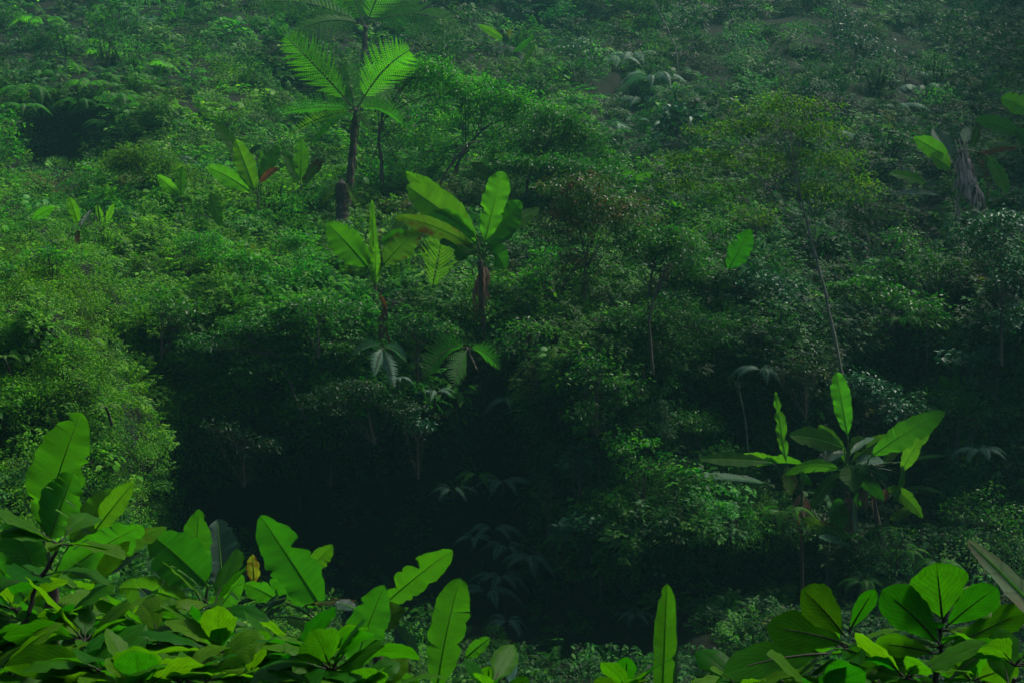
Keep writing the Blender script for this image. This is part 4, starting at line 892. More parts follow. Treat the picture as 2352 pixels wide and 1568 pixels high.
DRO = [((1097, 1095), 1.0, 'yellow green fern cap hanging out of the black hollow', 'fern', 4), ((1155, 1112), 1.3, 'bluish fern with long hanging fronds, right of the yellow green cap', 'fernpale', 4),
       ((1040, 1128), 1.0, 'bluish fern left of the yellow green cap in the hollow', 'fernpale', 4), ((1090, 1238), .8, 'small fern low in the hollow, left of the fern cascade', 'fernpale', 3),
       ((1132, 1220), 1.2, 'dim fern at the top of the fern cascade', 'fernpale', 4), ((1165, 1262), 1.1, 'fern in the middle of the fern cascade', 'fernpale', 4), ((1218, 1285), 1.2, 'lit pale fern at the right of the fern cascade', 'fernpale', 5),
       ((1150, 1330), 1.1, 'starry fern at the foot of the cascade', 'fernpale', 6), ((1120, 1365), 1.4, 'long frond fern hanging straight down beside the upright banana leaf', 'fernpale', 3), ((1165, 1430), 1.0, 'fern low down right of the tall blunt leaf', 'fernpale', 4),
       ((998, 905), .9, 'drooping pale feather fern under the arching tree fern', 'fernpale', 3), ((1170, 925), 1.1, 'ragged pale fern hanging right of the banana trunk', 'fernpale', 3), ((912, 872), .6, 'tiny silvery fern at the left brim of the hollow', 'fernpale', 4),
       ((200, 790), .75, 'bright yellow green fern standing on the left bank', 'fernyellow', 4), ((243, 935), .55, 'bright yellow green fern tip low on the left bank', 'fernyellow', 3), ((275, 822), .6, 'pale green fern on the right brim of the left bank', 'fern', 3), ((8, 822), .6, 'bright fern at the left edge of the photo', 'fernyellow', 4),
       ((350, 690), .7, 'dull fern between the left bank and the hollow', 'fern', 5),
       ((100, 60), 1.3, 'yellow green fern reaching up at the top left', 'fernbright', 5), ((128, 95), 1.3, 'fern with a hanging bright frond below the topmost left fern', 'fernbright', 5), ((190, 110), 1.0, 'upright fern behind the left thicket', 'fern', 5), ((255, 112), 1.2, 'bright pointed fern in the left thicket', 'fernbright', 5),
       ((245, 130), 1.1, 'fern arching to the right in the left thicket', 'fernbright', 5), ((335, 158), 1.2, 'fern on the right shoulder of the left thicket', 'fernbright', 6), ((150, 165), 1.1, 'slim fern in the middle of the left thicket', 'fernbright', 5), ((70, 215), 1.2, 'broad arching fern on the left side of the thicket', 'fern', 6),
       ((95, 178), 1.0, 'fern with drooping tip at the far left of the thicket', 'fern', 5), ((205, 200), 1.1, 'fern hanging above the dark gap of the thicket', 'fernbright', 5), ((275, 230), 1.1, 'fern hanging right of the dark gap', 'fern', 6), ((180, 240), .9, 'dim fern inside the dark gap', 'fern', 4), ((55, 250), 1.0, 'low fern left of the dark gap', 'fern', 5),
       ((335, 250), 1.0, 'bluish fern under the right shoulder of the thicket', 'fern', 5), ((385, 290), 1.0, 'fern at the lower right end of the thicket', 'fern', 5), ((150, 375), 1.1, 'fern below the dark gap, above the taro', 'fern', 6), ((200, 430), 1.3, 'wide fern just above the taro leaf', 'fern', 6), ((400, 370), .9, 'blue green fern above the small banana', 'fernpale', 5),
       ((330, 60), 1.2, 'pale hazy fern at the top left', 'fernpale', 5), ((555, 60), 1.4, 'narrow upright fern near the hazy tree fern', 'fern', 3), ((245, 290), .9, 'small fern under the hanging ones in the gap', 'fern', 5),
       ((1455, 140), 1.4, 'grey hazy fern arching right at the upper centre', 'fernpale', 6), ((1420, 150), 1.2, 'grey hazy fern hanging on the rock face at the upper centre', 'fernpale', 5), ((1500, 190), 1.3, 'grey fern spilling down the upper centre slope', 'fernpale', 6), ((1475, 240), 1.2, 'grey fern lower on the spill beside the dark cleft', 'fernpale', 6),
       ((1435, 285), 1.1, 'bluish fern at the foot of the dark cleft', 'fernpale', 6), ((1405, 300), 1.1, 'standing fern right above the small leaved tree tip', 'fernpale', 5), ((1380, 345), 1.0, 'fern tucked at the right of the small leaved tree', 'fern', 5), ((2120, 215), 1.4, 'grey plumed fern on the dark right slope', 'fernpale', 6), ((2145, 180), 1.1, 'topmost grey fern on the dark right slope', 'fernpale', 5),
       ((2060, 255), 1.2, 'fern drooping left of the old banana plant', 'fernpale', 5), ((2210, 235), .8, 'small pale fern fan above the old banana plant', 'fernpale', 3), ((1890, 320), 1.2, 'pale fern right of the olive crowned tree', 'fernpale', 5), ((1045, 430), 1.3, 'bluish fern behind the tall banana leaf', 'fernpale', 6), ((1150, 225), 1.3, 'green fern rising out of the small leaved tree', 'fernbright', 5),
       ((2060, 740), 1.0, 'yellowish arching fern in the right thicket', 'fern', 6), ((2120, 720), .9, 'second arching fern in the right thicket', 'fern', 6), ((1800, 1180), 1.2, 'bright fern left of the lower right bananas', 'fernbright', 4), ((2080, 1270), 1.0, 'yellow green fern at the foot of the lower right bananas', 'fernbright', 5),
       ((1980, 1340), .9, 'fern right of the mound hollow', 'fern', 6), ((2250, 1040), 1.0, 'pale fern in the dark thicket at the right', 'fernpale', 5), ((2160, 1300), .9, 'fern below the dark thicket at the right', 'fern', 6), ((1750, 855), 1.1, 'dark fern above the slender twisted leaf', 'fernpale', 5), ((1460, 1415), .7, 'little fern beside the rosette near the bottom', 'fernpale', 4),
       ((1300, 1240), .9, 'fern under the broad leaved shrub', 'fern', 4), ((620, 1010), .8, 'dim fern at the brim of the hollow', 'fernpale', 4)]
for c, L, lab, mat, n in DRO:
    drooper(c, L * (min(float(D(*c)), 49 if c[1] > 850 else 999) / 46) * 1.05, lab, mat, n + 2, off=2.0)

# ------------------------------------------------------------------ trees and shrubs with fine leaves
def crown_clumps(mb, cc, rad, ncl, per, L, flat=.45, up=.9, asp=.45, clr=.5, lean=0.):
    pts = []
    for c0, r0, k in zip(cc, rad, ncl):
        v = rdir(k, .35); rr_ = rng.uniform(.2, 1.15, (k, 1)) ** .7
        pts.append(np.asarray(c0) + v * rr_ * np.asarray(r0))
    pts = np.concatenate(pts); n = len(pts)
    idx = np.repeat(np.arange(n), per); R = clr * rng.uniform(.6, 1.4, n)[idx][:, None]
    q = rng.normal(size=(len(idx), 3)) * A([.5, .5, .5 * flat]) * R
    out = unit(q + 1e-6)
    vc = np.clip(rng.normal(.5, .2, n)[idx] + rng.normal(size=len(idx)) * .15, 0, 1)
    leaves_lo(mb, pts[idx] + q, out * A([1, 1, .4]) + rng.normal(size=q.shape) * .45 + A([0, 0, -.15]), A([0, 0, up]) + rng.normal(size=q.shape) * .45,
              L * rng.uniform(.6, 1.3, len(idx)), L * asp * rng.uniform(.7, 1.2, len(idx)), .2, .15, vc)
    return pts
def tree(name, base, trunk, crowns, label, cat, mat='crown', bark='bark', L=.15, per=26, r0=.1, off=1.0, d=None, asp=.45, flat=.6, clr=.34, nlimb=14, lr=.3):
    """base and trunk in photograph coordinates; crowns: (u, v, half width, half height, clumps, depth shift)"""
    if d is None: d = float(D(*base)) - off
    px = d / F; L = L * d / 52; clr = clr * d / 52
    path = [P(*base, d)] + [P(u, v, d) for (u, v) in trunk]
    gv = ground_v(base[0], base[1], d)
    root = thing(name, tuple(P(base[0], max(gv, base[1]), d)), label, cat)
    path[0] = P(base[0], max(base[1], min(gv, base[1] + 60)), d)
    pp = A(path)
    if len(pp) > 2:
        x = np.linspace(0, len(pp) - 1, 5 * len(pp)); pp = np.stack([np.interp(x, np.arange(len(pp)), pp[:, q]) for q in range(3)], -1)
    m = MB()
    tube(m, wiggle(pp, r0 * .25), r0, r0 * .45, 7, .5, .08)
    cc = [P(u, v, d + o) for (u, v, a, b, k, o) in crowns]
    rad = [(a * px, max(.35, min(a, b * 1.6) * px * .8), b * px) for (u, v, a, b, k, o) in crowns]
    f = MB(); pts = crown_clumps(f, cc, rad, [int(k * (1.5 if L / d < .0031 else 1)) for *_, k, o in crowns], per, L, flat, .9, asp, clr)
    sel = pts[rng.permutation(len(pts))[:nlimb]]
    for s_ in sel:
        j = int(rng.integers(int(len(pp) * .45), len(pp))); a = pp[j]
        mid = (a + s_) / 2 + A([0, 0, -.1 + .25 * np.linalg.norm(s_ - a) * .3])
        br = wiggle(bez(a, mid, s_, 9), .03 * np.linalg.norm(s_ - a) / 2)
        tube(m, br, r0 * lr, r0 * .06, 5, .5)
        for s2 in pts[np.argsort(np.linalg.norm(pts - s_, axis=1))[1:4]]:
            tube(m, wiggle(bez(br[5], (br[5] + s2) / 2 + A([0, 0, .05]), s2, 5), .02), r0 * lr * .4, .003, 4, .5)
    m.build('trunk', M[bark], root, smooth=True); f.build('crown', M[mat], root)
    return root
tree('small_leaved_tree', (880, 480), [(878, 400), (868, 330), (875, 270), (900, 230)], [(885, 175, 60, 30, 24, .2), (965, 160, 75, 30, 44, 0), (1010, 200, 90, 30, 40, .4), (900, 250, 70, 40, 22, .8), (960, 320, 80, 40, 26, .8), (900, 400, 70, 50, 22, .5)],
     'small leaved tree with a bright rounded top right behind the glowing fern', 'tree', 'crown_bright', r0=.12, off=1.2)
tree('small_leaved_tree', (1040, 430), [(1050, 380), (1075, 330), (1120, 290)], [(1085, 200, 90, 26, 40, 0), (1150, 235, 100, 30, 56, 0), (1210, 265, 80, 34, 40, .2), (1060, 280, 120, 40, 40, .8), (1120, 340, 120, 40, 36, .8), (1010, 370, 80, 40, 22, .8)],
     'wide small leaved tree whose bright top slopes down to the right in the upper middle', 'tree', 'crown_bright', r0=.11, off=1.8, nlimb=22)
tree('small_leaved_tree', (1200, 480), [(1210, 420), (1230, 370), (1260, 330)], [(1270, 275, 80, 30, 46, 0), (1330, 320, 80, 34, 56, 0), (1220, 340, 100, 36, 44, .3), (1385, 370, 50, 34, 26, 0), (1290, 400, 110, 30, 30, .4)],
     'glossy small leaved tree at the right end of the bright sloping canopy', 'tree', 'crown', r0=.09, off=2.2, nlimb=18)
tree('small_leaved_tree', (1330, 500), [(1330, 460), (1330, 420)], [(1260, 385, 90, 22, 60, 0), (1350, 400, 90, 30, 60, 0), (1180, 380, 50, 18, 24, 0)],
     'lower layer of small dark glossy leaves under the sloping canopy', 'shrub', 'crown', r0=.06, off=2.4)
tree('reddish_shrub', (1340, 700), [(1345, 620), (1350, 560)], [(1330, 440, 90, 40, 60, 0), (1400, 490, 110, 50, 90, 0), (1290, 520, 80, 40, 40, .2), (1330, 620, 80, 40, 36, .3)],
     'shrub with reddish brown young leaves among dark green, right of the tall banana', 'shrub', 'crown_red', r0=.06, off=1.8)
tree('glossy_shrub', (1480, 720), [(1490, 660), (1500, 600)], [(1480, 560, 90, 40, 60, 0), (1560, 570, 70, 45, 60, 0), (1600, 630, 60, 40, 36, 0)],
     'glossy leaved shrub with white glints, right of the reddish shrub', 'shrub', 'crown', r0=.06, off=1.6)
tree('slender_tree', (1942, 840), [(1915, 760), (1890, 650), (1865, 560), (1842, 470), (1822, 380), (1812, 330)], [(1800, 245, 120, 26, 26, 0), (1680, 300, 110, 24, 22, 0), (1860, 300, 110, 26, 24, .4), (1600, 370, 90, 24, 18, 0), (1930, 370, 80, 30, 20, 0), (1760, 370, 130, 30, 26, .5), (1550, 430, 60, 24, 10, 0), (1900, 450, 80, 30, 16, .4), (1680, 440, 90, 26, 16, .5), (1970, 430, 50, 40, 10, 0)],
     'slender leaning tree with a thin pale trunk and a loose olive yellow crown', 'tree', 'crown_olive', 'bark_pale', r0=.055, off=3.2, nlimb=30, flat=.35, clr=.5)
tree('shrub', (1600, 960), [(1600, 920), (1600, 880)], [(1590, 840, 80, 30, 50, 0), (1660, 835, 60, 28, 40, 0), (1560, 890, 60, 30, 26, 0)],
     'bright yellow green shrub above the mound, left of the slender twisted leaf', 'shrub', 'crown_bright', r0=.04, off=1.4)
tree('shrub', (1600, 1020), [(1600, 990)], [(1590, 975, 60, 30, 30, 0), (1500, 990, 50, 24, 20, 0)], 'dim shrub below the bright yellow green one', 'shrub', 'crown', r0=.04, off=1.2)
tree('broadleaf_shrub', (1380, 1300), [(1380, 1260), (1385, 1230)], [(1380, 1195, 70, 22, 16, 0), (1440, 1215, 60, 22, 12, 0), (1310, 1215, 40, 18, 8, 0)],
     'shrub with flat grey green heart leaves on the brim of the hollow', 'shrub', 'crown_teal', r0=.03, off=1.4, L=.26, per=11, asp=.75, flat=.3)
tree('broadleaf_shrub', (1560, 330), [(1560, 300)], [(1560, 265, 44, 34, 16, 0), (1530, 290, 30, 20, 8, 0)], 'shrub with pale bluish leaves left of the olive crowned tree', 'shrub', 'crown_teal', r0=.05, off=1.8, L=.3, per=12, asp=.6)
tree('broadleaf_shrub', (2300, 780), [(2300, 720), (2310, 650)], [(2290, 520, 60, 40, 34, 0), (2330, 620, 60, 60, 44, 0), (2260, 560, 50, 40, 22, 0), (2320, 720, 40, 50, 24, 0)],
     'dark shrub with layered drooping leaves at the right edge', 'shrub', 'crown_teal', r0=.06, off=2.2, L=.2, per=18, asp=.5)
tree('leafy_shrub', (330, 470), [(330, 430)], [(330, 365, 90, 28, 50, 0), (270, 385, 50, 28, 26, 0), (400, 400, 60, 28, 24, 0)], 'bushy shrub with pointed yellowish leaves on the upper left slope', 'shrub', 'crown_olive', r0=.04, off=1.0, L=.17, per=34, asp=.35)
tree('leafy_shrub', (560, 680), [(560, 640)], [(520, 590, 60, 22, 26, 0), (590, 610, 60, 24, 26, 0), (650, 640, 50, 24, 22, 0)], 'lit herb shrub with long pointed leaves left of the centre', 'shrub', 'crown_bright', r0=.03, off=1.0, L=.2, per=24, asp=.35)
tree('leafy_shrub', (700, 640), [(700, 620)], [(690, 560, 50, 30, 26, 0), (720, 600, 50, 30, 22, 0)], 'bright leafy shrub just left of the narrow upright banana leaf', 'shrub', 'crown_bright', r0=.03, off=.8, L=.15, per=34)
tree('leafy_shrub', (490, 640), [(490, 600)], [(470, 560, 70, 24, 30, 0)], 'low bright shrub under the hanging banana leaf', 'shrub', 'crown_bright', r0=.03, off=.7, L=.12, per=40)
tree('leafy_shrub', (1250, 680), [(1250, 650), (1262, 620)], [(1252, 600, 34, 30, 14, 0), (1220, 640, 40, 24, 14, 0)], 'sprightly light green seedling right of the tall banana trunk', 'shrub', 'crown_bright', r0=.02, off=1.4, L=.2, per=18, asp=.35)
tree('leafy_shrub', (2130, 800), [(2130, 760), (2128, 730)], [(2128, 700, 44, 26, 16, 0), (2140, 740, 40, 20, 12, 0)], 'tall herb with whorled leaves in the right thicket', 'shrub', 'crown', r0=.03, off=1.8, L=.26, per=14, asp=.3)
tree('leafy_shrub', (1990, 760), [(1990, 720)], [(1980, 655, 80, 20, 30, 0), (2040, 690, 70, 24, 26, 0)], 'pale green flat topped herb patch right of the thin trunk', 'shrub', 'crown', r0=.03, off=1.5, L=.18, per=26, asp=.5, flat=.25)
tree('leafy_shrub', (2290, 860), [(2290, 840)], [(2290, 815, 60, 26, 20, 0), (2200, 830, 50, 20, 14, 0)], 'shrub with wide bluish leaves right of the small dark cave', 'shrub', 'crown_teal', r0=.03, off=1.5, L=.3, per=12, asp=.55)
tree('leafy_shrub', (1980, 960), [(1990, 930)], [(2000, 900, 60, 26, 26, 0), (1960, 870, 30, 20, 10, 0), (2080, 940, 60, 26, 22, 0)], 'grey green leafy shrub right of the tall wavy banana leaf', 'shrub', 'crown_teal', r0=.03, off=1.2, L=.2, per=22, asp=.5)
tree('leafy_shrub', (2100, 860), [(2100, 850)], [(2098, 832, 30, 12, 8, 0)], 'small sprig of leaves hanging in front of the small dark cave', 'shrub', 'crown_olive', r0=.015, off=1.5, L=.2, per=12, asp=.5)
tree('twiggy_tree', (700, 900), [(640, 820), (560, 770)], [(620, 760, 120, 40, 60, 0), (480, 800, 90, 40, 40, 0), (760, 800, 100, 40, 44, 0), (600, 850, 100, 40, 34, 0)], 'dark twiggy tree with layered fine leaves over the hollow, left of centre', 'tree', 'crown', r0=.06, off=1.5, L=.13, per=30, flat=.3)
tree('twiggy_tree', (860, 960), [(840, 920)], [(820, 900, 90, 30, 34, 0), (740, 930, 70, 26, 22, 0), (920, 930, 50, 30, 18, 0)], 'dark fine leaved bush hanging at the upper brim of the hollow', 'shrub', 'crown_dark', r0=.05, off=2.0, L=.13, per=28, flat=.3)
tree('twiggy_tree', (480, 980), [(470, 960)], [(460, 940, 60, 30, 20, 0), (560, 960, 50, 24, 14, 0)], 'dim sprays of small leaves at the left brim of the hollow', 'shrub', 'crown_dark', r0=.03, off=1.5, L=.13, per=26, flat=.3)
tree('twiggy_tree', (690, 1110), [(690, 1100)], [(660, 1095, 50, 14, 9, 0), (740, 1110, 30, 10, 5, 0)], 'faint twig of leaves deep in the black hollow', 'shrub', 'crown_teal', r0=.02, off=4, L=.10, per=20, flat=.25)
tree('dark_shrub', (1480, 860), [(1475, 790), (1490, 700)], [(1440, 760, 90, 50, 44, 0), (1540, 720, 80, 50, 44, 0), (1620, 760, 70, 50, 34, .3)], 'dark shrub with bare forked stems below the glossy one', 'shrub', 'crown', r0=.06, off=.9, L=.15)
tree('dark_shrub', (1700, 720), [(1700, 690)], [(1720, 650, 80, 30, 36, 0), (1650, 690, 50, 24, 20, 0), (1800, 700, 70, 36, 30, 0)], 'dull shrub with drooping oval leaves left of the thin pale trunk', 'shrub', 'crown_teal', r0=.04, off=1.0, L=.19, per=20, asp=.5)
tree('seedling', (1440, 1440), [(1440, 1405)], [(1440, 1410, 16, 10, 3, 0)], 'rosette of big grey pointed leaves near the bottom, left of the narrow upright leaf', 'plant', 'crown_teal', r0=.02, off=.8, L=.55, per=4, asp=.5, clr=.25)
tree('seedling', (1460, 1340), [(1458, 1310)], [(1456, 1292, 22, 12, 5, 0)], 'pale leafed seedling in the dark right of the fern cascade', 'plant', 'crown_teal', r0=.015, off=.8, L=.22, per=8, asp=.5)
tree('seedling', (1160, 1400), [(1165, 1380)], [(1250, 1390, 60, 30, 14, 0), (1290, 1430, 60, 30, 12, 0)], 'sparse small leaved seedlings right of the fern cascade', 'plant', 'crown_olive', r0=.02, off=.8, L=.13, per=22, asp=.5)
tree('dead_tree', (1558, 150), [(1552, 110), (1530, 60), (1514, 30), (1500, 0)], [(1500, -10, 30, 14, 3, 0)], 'pale bare leaning stem at the top edge, right of centre', 'tree', 'crown_dark', 'bark_pale', r0=.07, off=2.5, per=10, nlimb=5)
tree('bare_sapling', (1722, 1010), [(1712, 960), (1700, 905), (1694, 880)], [(1694, 880, 14, 8, 2, 0)], 'thin bare sapling left of the slender twisted leaf', 'sapling', 'crown_dark', 'bark_pale', r0=.03, off=2.5, per=6, nlimb=3)
tree('bare_sapling', (1500, 800), [(1490, 730), (1510, 660), (1530, 620)], [(1540, 615, 30, 14, 4, 0)], 'dark forked stems rising through the glossy shrub', 'sapling', 'crown_dark', r0=.05, off=3.2, per=8, nlimb=6, lr=.6)
tree('bare_sapling', (1000, 470), [(1010, 420), (1040, 370), (1080, 330)], [(1080, 325, 40, 14, 5, 0)], 'slanting dark branch between the glowing fern and the wide small leaved tree', 'sapling', 'crown', r0=.07, off=3.5, per=8, nlimb=6, lr=.6)
tree('seedling', (1380, 1090), [(1372, 1040), (1366, 1010)], [(1366, 1040, 16, 20, 2, 0)], 'bare stemmed sapling under the ginger shoot', 'plant', 'crown_dark', r0=.025, off=2, per=10, L=.12)
banana((1356, 1070), (1358, 1100), 'ginger like shoot with a fan of bright narrow leaves right of the hollow', [
    dict(b=(1366, 985), t=(1378, 898), w=15, mat='young', prof='strap'), dict(b=(1368, 985), t=(1394, 908), w=13, mat='young', prof='strap'),
    dict(b=(1360, 990), t=(1364, 930), w=11, mat='young', prof='strap'), dict(b=(1366, 1000), t=(1412, 962), w=7, mat='young', prof='strap', bend=4), dict(b=(1366, 1010), t=(1410, 978), w=7, mat='young', prof='strap', bend=4),
    dict(b=(1364, 1018), t=(1402, 1000), w=7, mat='banana', prof='strap', bend=4), dict(b=(1356, 1000), t=(1330, 960), w=7, mat='banana', prof='strap', bend=4), dict(b=(1354, 1020), t=(1336, 985), w=6, mat='banana', prof='strap')], stem=.03, name='ginger_plant', cat='plant', off=1.5)

for (b_, cr, lab, mt) in [
    ((1900, 1290), [(1890, 1225, 50, 24, 16, 0), (1960, 1240, 40, 20, 10, 0)], 'low bush at the foot of the lower right bananas, left side', 'crown'),
    ((2060, 1290), [(2060, 1235, 60, 24, 16, 0)], 'low bush at the foot of the lower right bananas, right side', 'crown'),
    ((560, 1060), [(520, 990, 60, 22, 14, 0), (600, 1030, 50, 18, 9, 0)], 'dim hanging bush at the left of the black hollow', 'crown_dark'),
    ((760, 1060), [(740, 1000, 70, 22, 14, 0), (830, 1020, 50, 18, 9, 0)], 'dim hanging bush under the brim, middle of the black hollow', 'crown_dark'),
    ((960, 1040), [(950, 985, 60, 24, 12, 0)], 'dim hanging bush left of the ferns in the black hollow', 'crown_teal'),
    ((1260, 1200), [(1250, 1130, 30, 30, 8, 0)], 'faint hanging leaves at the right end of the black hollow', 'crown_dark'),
    ((1050, 880), [(1030, 800, 40, 30, 12, 0), (1160, 800, 36, 30, 10, 0)], 'leafy bush on both sides of the tall banana stem', 'crown'),
    ((960, 820), [(950, 740, 80, 30, 24, 0), (1010, 770, 60, 26, 16, 0)], 'bush between the dead stalk and the tall banana stem', 'crown'),
    ((1230, 860), [(1220, 770, 80, 40, 26, 0), (1270, 830, 60, 36, 20, 0)], 'dark bush right of the tall banana stem', 'crown'),
    ((1370, 940), [(1350, 850, 80, 40, 26, 0), (1420, 900, 60, 40, 20, 0), (1340, 960, 50, 40, 16, 0)], 'bush standing behind the ginger shoot', 'crown'),
    ((1480, 1100), [(1450, 1030, 70, 40, 22, 0), (1500, 1080, 70, 40, 20, 0)], 'bush on the near side of the ginger shoot', 'crown_bright'),
    ((1330, 1130), [(1320, 1050, 50, 40, 16, 0)], 'dim bush on the right brim of the black hollow', 'crown_teal'),
    ((1740, 560), [(1720, 500, 80, 30, 24, 0), (1650, 530, 60, 26, 16, 0)], 'yellow green bush under the slender tree crown', 'crown_olive'),
    ((2080, 640), [(2060, 560, 60, 36, 22, 0), (2120, 600, 50, 36, 18, 0)], 'bush between the slender tree and the old banana', 'crown'),
    ((1850, 900), [(1840, 830, 70, 40, 20, 0)], 'dark bush behind the slender twisted leaf', 'crown_dark'),
    ((2200, 1000), [(2190, 930, 70, 36, 20, 0), (2270, 960, 60, 36, 20, 0)], 'bush behind the long leaf reaching right', 'crown'),
    ((2260, 1240), [(2240, 1160, 70, 50, 26, 0), (2310, 1200, 60, 50, 22, 0)], 'dark bush above the grey strap leaf', 'crown'),
    ((120, 640), [(90, 590, 60, 26, 20, 0), (150, 600, 50, 24, 14, 0)], 'bright bush on top of the left bank', 'crown_bright'),
    ((20, 420), [(10, 320, 40, 70, 30, 0), (15, 420, 50, 50, 22, 0)], 'bright bush cut by the left edge under the fern thicket', 'crown_bright'),
    ((730, 760), [(700, 700, 90, 26, 26, 0), (800, 720, 60, 26, 16, 0)], 'bush below the narrow upright banana leaf', 'crown'),
    ((370, 760), [(360, 690, 60, 40, 20, 0), (420, 720, 60, 36, 18, 0)], 'dark bush in the gully right of the left bank', 'crown'),
    ((1340, 160), [(1320, 110, 70, 30, 18, 0)], 'hazy bush at the top, left of the pale bare stem', 'crown_teal'),
    ((1960, 160), [(1940, 90, 80, 40, 22, 0), (2020, 130, 60, 40, 16, 0)], 'hazy bush at the top right of the slope', 'crown_teal'),
    ((2240, 180), [(2220, 80, 90, 60, 30, 0), (2310, 140, 60, 60, 22, 0)], 'tall dark bush filling the top right corner', 'crown_dark')]:
    tree('bush', b_, [(b_[0], b_[1] - 30)], cr, lab, 'bush', mt, r0=.04, off=2.0 if not (450 < b_[0] < 1000 and b_[1] > 1000) else 8.0, L=.17, per=18)

# ------------------------------------------------------------------ taros
def taro(base, lv, label, off=.8):
    d = float(D(*base)) - off
    root = thing('taro_plant', tuple(P(base[0], base[1], d)), label, 'taro')
    for (u, v, L, hgt, az, mat) in lv:
        c = P(u, v, d); a = math.radians(az); dv = A([math.cos(a) * L, math.sin(a) * L * .6, -hgt * L])
        m = MB(); blade(m, bez(c, c + dv * .5 + A([0, 0, .06]), c + dv, 10), L * .85, 'up', 0, .12, .03, (), 4, 'heart', .1, rng.uniform())
        lf = m.build('leaf', M[mat], root, smooth=True)
        s = MB(); tube(s, bez(P(base[0], base[1], d), P((base[0] + u) / 2, (base[1] + v) / 2, d) + A([0, 0, .1]), c, 10), .022, .012, 5, .5); s.build('stalk', M['petiole'], lf, smooth=True)
taro((238, 575), [(224, 464, .75, .15, -160, 'taro'), (222, 464, .7, .1, 10, 'taro'), (282, 488, .7, .2, 0, 'taro')], 'taro with flat bluish leaves on dark stalks, on the left bank')
taro((285, 560), [(270, 490, .5, .3, 20, 'taro'), (300, 498, .45, .3, -20, 'taro')], 'smaller taro right of the flat bluish leaves')
taro((1960, 510), [(1942, 484, .45, .9, -120, 'taro'), (1980, 486, .4, .6, -60, 'taro')], 'pair of round pale taro leaves left of the old banana plant', 1.2)
taro((1236, 1110), [(1230, 1070, .45, 1.0, -90, 'taro')], 'single round leaf hanging in the dark right of the black hollow', 2.5)
taro((1160, 1560), [(1166, 1500, .5, 1.0, -80, 'taro')], 'broad bluish leaf at the bottom centre', 14)

# ------------------------------------------------------------------ close shrubs at the bottom
def near_leaf(mb, p0, dv, L, W, roll=0., mode='up', sag=.25, n=9, var=None, prof='ellip'):
    dv = unit(np.asarray(dv, float)); st = p0 + dv * L * .1
    pth = bez(st, st + dv * L * .5, st + dv * L - A([0, 0, sag * L]), n)
    blade(mb, pth, W, mode, roll, .16, .045, (), 4, prof, rng.uniform(.0, .3), rng.uniform() if var is None else var)
    return [p0, (p0 + st) / 2, st, pth[2], pth[5]]
def near_shrub(stems, label, d=6.0, L=.30, whorl=7, levels=3, extra=0, seed=1, spec=()):
    global rng
    keep = rng; rng = np.random.default_rng(seed)
    gv = ground_v(stems[0][0][0], 1560, d); foot = P(stems[0][0][0], gv, d)
    root = thing('broadleaf_shrub', tuple(foot), label, 'shrub')
    st = MB(); lf = MB()
    for si, s in enumerate(stems):
        dj = d + rng.uniform(-.35, .35)
        pts = [foot + A([rng.normal() * .1, 0, 0])] + [P(u, v, dj) for (u, v) in s]
        pp = A(pts); x = np.linspace(0, len(pp) - 1, 7 * len(pp)); pp = np.stack([np.interp(x, np.arange(len(pp)), pp[:, q]) for q in range(3)], -1)
        pp = wiggle(pp, .008); tube(st, pp, .016, .008, 7, .5, .06)
        nt = len(pp)
        for lv_ in range(levels):
            j = nt - 1 - int(lv_ * nt * .16); c = pp[max(j, 2)]
            for k in range(whorl + 2 if lv_ == 0 else max(3, whorl - 1)):
                az = k * 2.4 + rng.uniform(0, .6) + lv_; el = rng.uniform(.1, 1.0) if lv_ == 0 else rng.uniform(-.1, .7)
                if math.sin(az) > .2 and rng.uniform() < .75: az = -az
                l = L * rng.choice([.5, .75, .9, 1.05, 1.2, 1.3])
                if si % 2 and lv_ == 0 and k == 0: c = c + A([0, 0, .05])
                pts_ = near_leaf(lf, c, (math.cos(az) * math.cos(el), math.sin(az) * math.cos(el), math.sin(el)), l, l * rng.uniform(.36, .50), rng.normal() * 24, 'up', rng.uniform(.05, .5))
                tube(st, A(pts_[:4]), .005, .0025, 4, .5)
    for (b, t, w, dd) in spec:                                                     # leaves seen singly
        pb, pt = P(b[0], b[1], d), P(t[0], t[1], d + dd); l = np.linalg.norm(pt - pb)
        pth = bez(pb, (pb + pt) / 2 + A([0, 0, l * .06]), pt, 10)
        blade(lf, pth, w * d / F, 'view', rng.normal() * 12, .10, .03, (), 4, 'obovate', .08, rng.uniform(.2, .9)); tube(st, pth[:8], .005, .002, 4, .5)
    st.build('stem', M['stem'], root, smooth=True); lf.build('foliage', M['shrub'], root, smooth=True)
    rng = keep
    return root
near_shrub([[(0, 1568), (62, 1420), (128, 1250)]], 'shrub with a long bare dark stem ending in a whorl, bottom left corner', 6.2, .30, 6, 2, seed=3)
near_shrub([[(130, 1620), (122, 1500), (130, 1440)], [(40, 1600), (20, 1540)]], 'low shrub right of the long dark stem, bottom left', 5.4, .27, 7, 3, seed=4)
near_shrub([[(372, 1620), (372, 1520), (376, 1478)]], 'shrub with a starry whorl of leaves on a straight stem, bottom left', 5.8, .30, 9, 3, seed=5)
near_shrub([[(410, 1640), (450, 1500), (500, 1402)]], 'shrub on a slanting stem under the bluish banana leaf', 6.0, .28, 6, 2, seed=6)
near_shrub([[(250, 1640), (245, 1540)], [(180, 1640), (200, 1500)]], 'dense low shrub between the long dark stem and the starry whorl', 5.2, .28, 8, 3, seed=7)
near_shrub([[(560, 1640), (570, 1550)], [(520, 1660), (500, 1530)]], 'bushy shrub at the bottom edge under the silvery torn leaf', 5.6, .27, 8, 3, seed=8)
